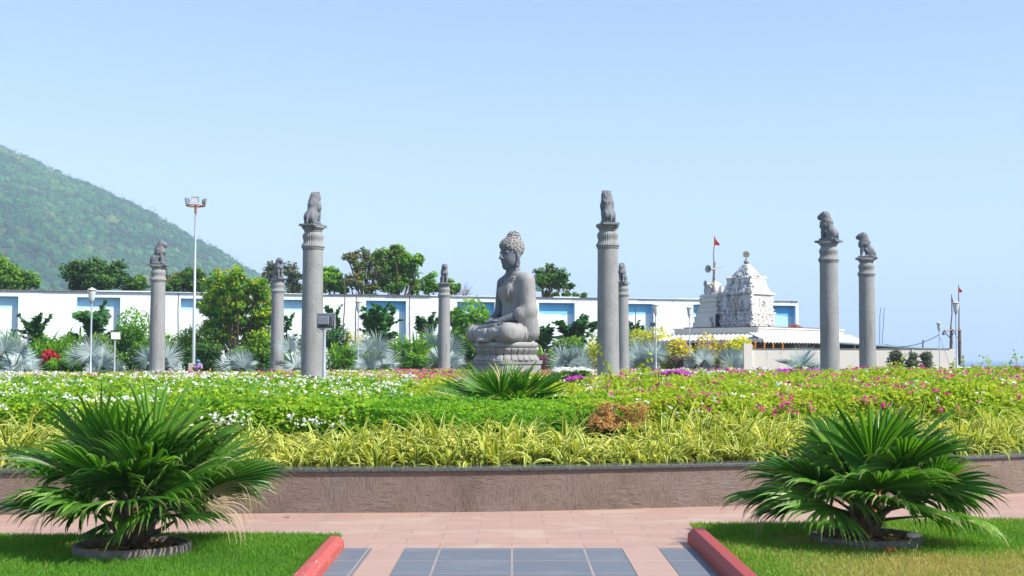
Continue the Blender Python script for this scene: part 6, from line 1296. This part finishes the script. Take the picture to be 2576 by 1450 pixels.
pole('wooden_brace', [at(2396, 829.5, Y-.2), at(2418, 864, Y-.2)], .035, M['wood'], 'right slanting brace under the bamboo crossbar', 'brace', group='braces under the crossbar')
for px, py, lb in ((2373.5, 839.5, 'left dark round pot hanging from the crossbar'), (2395, 839.5, 'dark round pot hanging in front of the maroon flag pole')):
    g = G(); g.lathe([(.01, -.10), (.06, -.09), (.085, -.04), (.085, .01), (.06, .05), (.035, .06), (.045, .08)], 16); g.tube([(0, 0, .07), (0, 0, .15)], .008, 4); tag(g.obj('hanging_pot', M['pot'], loc=tuple(at(px, py, Y-.35))), lb, 'pot', 'pots hanging from the crossbar')
A_ = at(2409, 926, 58); B_ = at(2516, 926, 58); g = G(); g.tube([(0, 0, 0), B_-A_], .035, 8)
for k in range(5): p = (B_-A_)*k/4; g.tube([p, (p[0], p[1], GZ-A_[2])], .03, 6)
tag(g.obj('white_rail', M['white_paint'], loc=tuple(A_)), 'low white pipe rail in front of the sea', 'railing')

# ------------------------------------------------------------------ hill with forest
sil = np.array([(-900, 560), (-500, 490), (-200, 430), (-60, 410), (-8, 390), (10, 380), (28, 377), (40, 381), (60, 391), (110, 413), (150, 428), (200, 448), (240, 463), (300, 489), (360, 517), (410, 545), (470, 583), (520, 608), (560, 630), (600, 655), (640, 676), (700, 705), (780, 735), (880, 770), (1000, 810), (1150, 850), (1350, 904)], float)
YR = 1500.0; nx, ny = 220, 70
pxs = np.linspace(-880, 1340, nx); xr = np.array([xat(p, YR) for p in pxs]); zrdg = np.array([zat(np.interp(p, sil[:, 0], sil[:, 1]), YR) for p in pxs])-10
def hz(fx, fy):   # fx 0..1 across, fy 0 front .. 1 ridge .. 1.4 back
    x = np.interp(fx, np.linspace(0, 1, nx), xr); z = np.interp(fx, np.linspace(0, 1, nx), zrdg); y = 760+(YR-760)*fy
    prof = np.where(fy <= 1, np.sin(np.clip(fy, 0, 1)*PI/2)**1.35, 1-(fy-1)*1.6); zz_ = z*prof; n = sn(x, y, seed=21, f=.0042, octv=4)
    k = np.sin(np.clip(fy, 0, 1)*PI)**.8; return x, y, zz_+n*22*k*np.clip(z/120, 0, 1)-1
fx, fy = np.meshgrid(np.linspace(0, 1, nx), np.linspace(0, 1.4, ny)); hx, hy, hz_ = hz(fx.ravel(), fy.ravel())
g = G(); i = np.arange(ny-1)[:, None]*nx; j = np.arange(nx-1)[None]; g.add(np.c_[hx, hy, hz_], np.stack([i+j, i+j+1, i+nx+j+1, i+nx+j], -1).reshape(-1, 4), smooth=True); tag(g.obj('hill', M['hill']), kind='structure')
r = np.random.default_rng(31); n = 34000; fx = r.random(n)*.80; fy = 1.03-r.random(n)**1.15*.80; fy[:1500] = r.uniform(.96, 1.01, 1500); x, y, z = hz(fx, fy)
z = z+np.where(np.arange(n) < 1500, 2.2, 0); k = (z > 8); bare = sn(x, y*.8, seed=51, f=.010, octv=3) > .85; k &= ~bare; x, y, z = x[k], y[k], z[k]; n = len(x)
ph = (1+5**.5)/2; ic = nrm(np.array([(-1, ph, 0), (1, ph, 0), (-1, -ph, 0), (1, -ph, 0), (0, -1, ph), (0, 1, ph), (0, -1, -ph), (0, 1, -ph), (ph, 0, -1), (ph, 0, 1), (-ph, 0, -1), (-ph, 0, 1)]))
icf = np.array([(0, 11, 5), (0, 5, 1), (0, 1, 7), (0, 7, 10), (0, 10, 11), (1, 5, 9), (5, 11, 4), (11, 10, 2), (10, 7, 6), (7, 1, 8), (3, 9, 4), (3, 4, 2), (3, 2, 6), (3, 6, 8), (3, 8, 9), (4, 9, 5), (2, 4, 11), (6, 2, 10), (8, 6, 7), (9, 8, 1)])
g = G(); sz = (1.6+4.8*r.random((n, 1))**2.4)*[1, 1, .85]*r.uniform(.6, 1.3, (n, 3)); a = nrm(r.normal(size=(n, 3))); b = nrm(r.normal(size=(n, 3)))
tone = sn(x, y, seed=61, f=.006, octv=4)*.38+sn(x, y, seed=62, f=.022, octv=2)*.32
g.inst(ic, [icf], np.c_[x, y, z+1.0], frames(a, b), sz, 0, np.clip(.45+tone+r.normal(size=n)*.17, 0, 1))
m = 60000; s_ = r.integers(0, n, m); scatter_leaves(g, np.c_[x, y, z+2.6+sz[:, 2]*.8][s_]+r.normal(size=(m, 3))*[2.6, 2.6, 1.6], nrm(r.normal(size=(m, 3))+[0, -.6, .8]), r.uniform(.9, 2.4, m), LEAF, 0, np.clip(.5+tone[s_]+r.normal(size=m)*.22, 0, 1), 1.2, 0, r)
tag(g.obj('hill_forest', M['hill_tree']), 'dry green forest covering the hazy hill', 'forest', kind='stuff')

# ------------------------------------------------------------------ air, sky, sun, camera
t = NT('haze_air'); pv = t.n('VolumePrincipled'); pv.inputs['Density'].default_value = HAZE_D; pv.inputs['Color'].default_value = (*HAZE_C, 1); pv.inputs['Anisotropy'].default_value = .0
t.l(pv.outputs[0], t.out.inputs['Volume']); g = G(); g.box(0, 20000, (HAZE_TOP-9)/2, 62000, 46000, HAZE_TOP+9); tag(g.obj('haze', t.m), kind='stuff')
SD = Vector((.76, -.44, .86)).normalized()
w = bpy.data.worlds.new('World'); bpy.context.scene.world = w; w.use_nodes = True; nt = w.node_tree; bg = nt.nodes['Background']
sky = nt.nodes.new('ShaderNodeTexSky'); sky.sky_type = 'NISHITA'; sky.sun_disc = False
sky.sun_elevation = math.asin(SD.z); sky.sun_rotation = math.atan2(SD.x, SD.y); sky.air_density = SKY_AIR; sky.dust_density = SKY_DUST; sky.ozone_density = SKY_OZ; sky.altitude = 0
nt.links.new(sky.outputs[0], bg.inputs[0]); bg.inputs[1].default_value = SKY_S
sl = bpy.data.lights.new('sun', 'SUN'); sl.energy = SUN_E; sl.angle = math.radians(.53); sl.color = (1, .95, .87); so = bpy.data.objects.new('sun', sl); C.objects.link(so); so.rotation_euler = SD.to_track_quat('Z', 'Y').to_euler()
cam = bpy.data.cameras.new('camera'); cam.sensor_width = 36; cam.lens = F/2576*36; cam.clip_end = 60000; cam.clip_start = .05
co = bpy.data.objects.new('camera', cam); C.objects.link(co); co.location = (0, 0, CAMZ); co.rotation_euler = (PI/2+TH, 0, 0)
sc = bpy.context.scene; sc.camera = co
sc.view_settings.view_transform = 'Standard'; sc.view_settings.look = 'None'; sc.view_settings.exposure = EXPO; sc.view_settings.gamma = 1
sc.render.engine = 'CYCLES'; cy = sc.cycles; cy.use_denoising = True; cy.max_bounces = 7; cy.diffuse_bounces = 3; cy.glossy_bounces = 3; cy.transmission_bounces = 4; cy.transparent_max_bounces = 6; cy.volume_bounces = 1
cy.use_adaptive_sampling = True; cy.adaptive_threshold = .015; cy.sample_clamp_indirect = 6
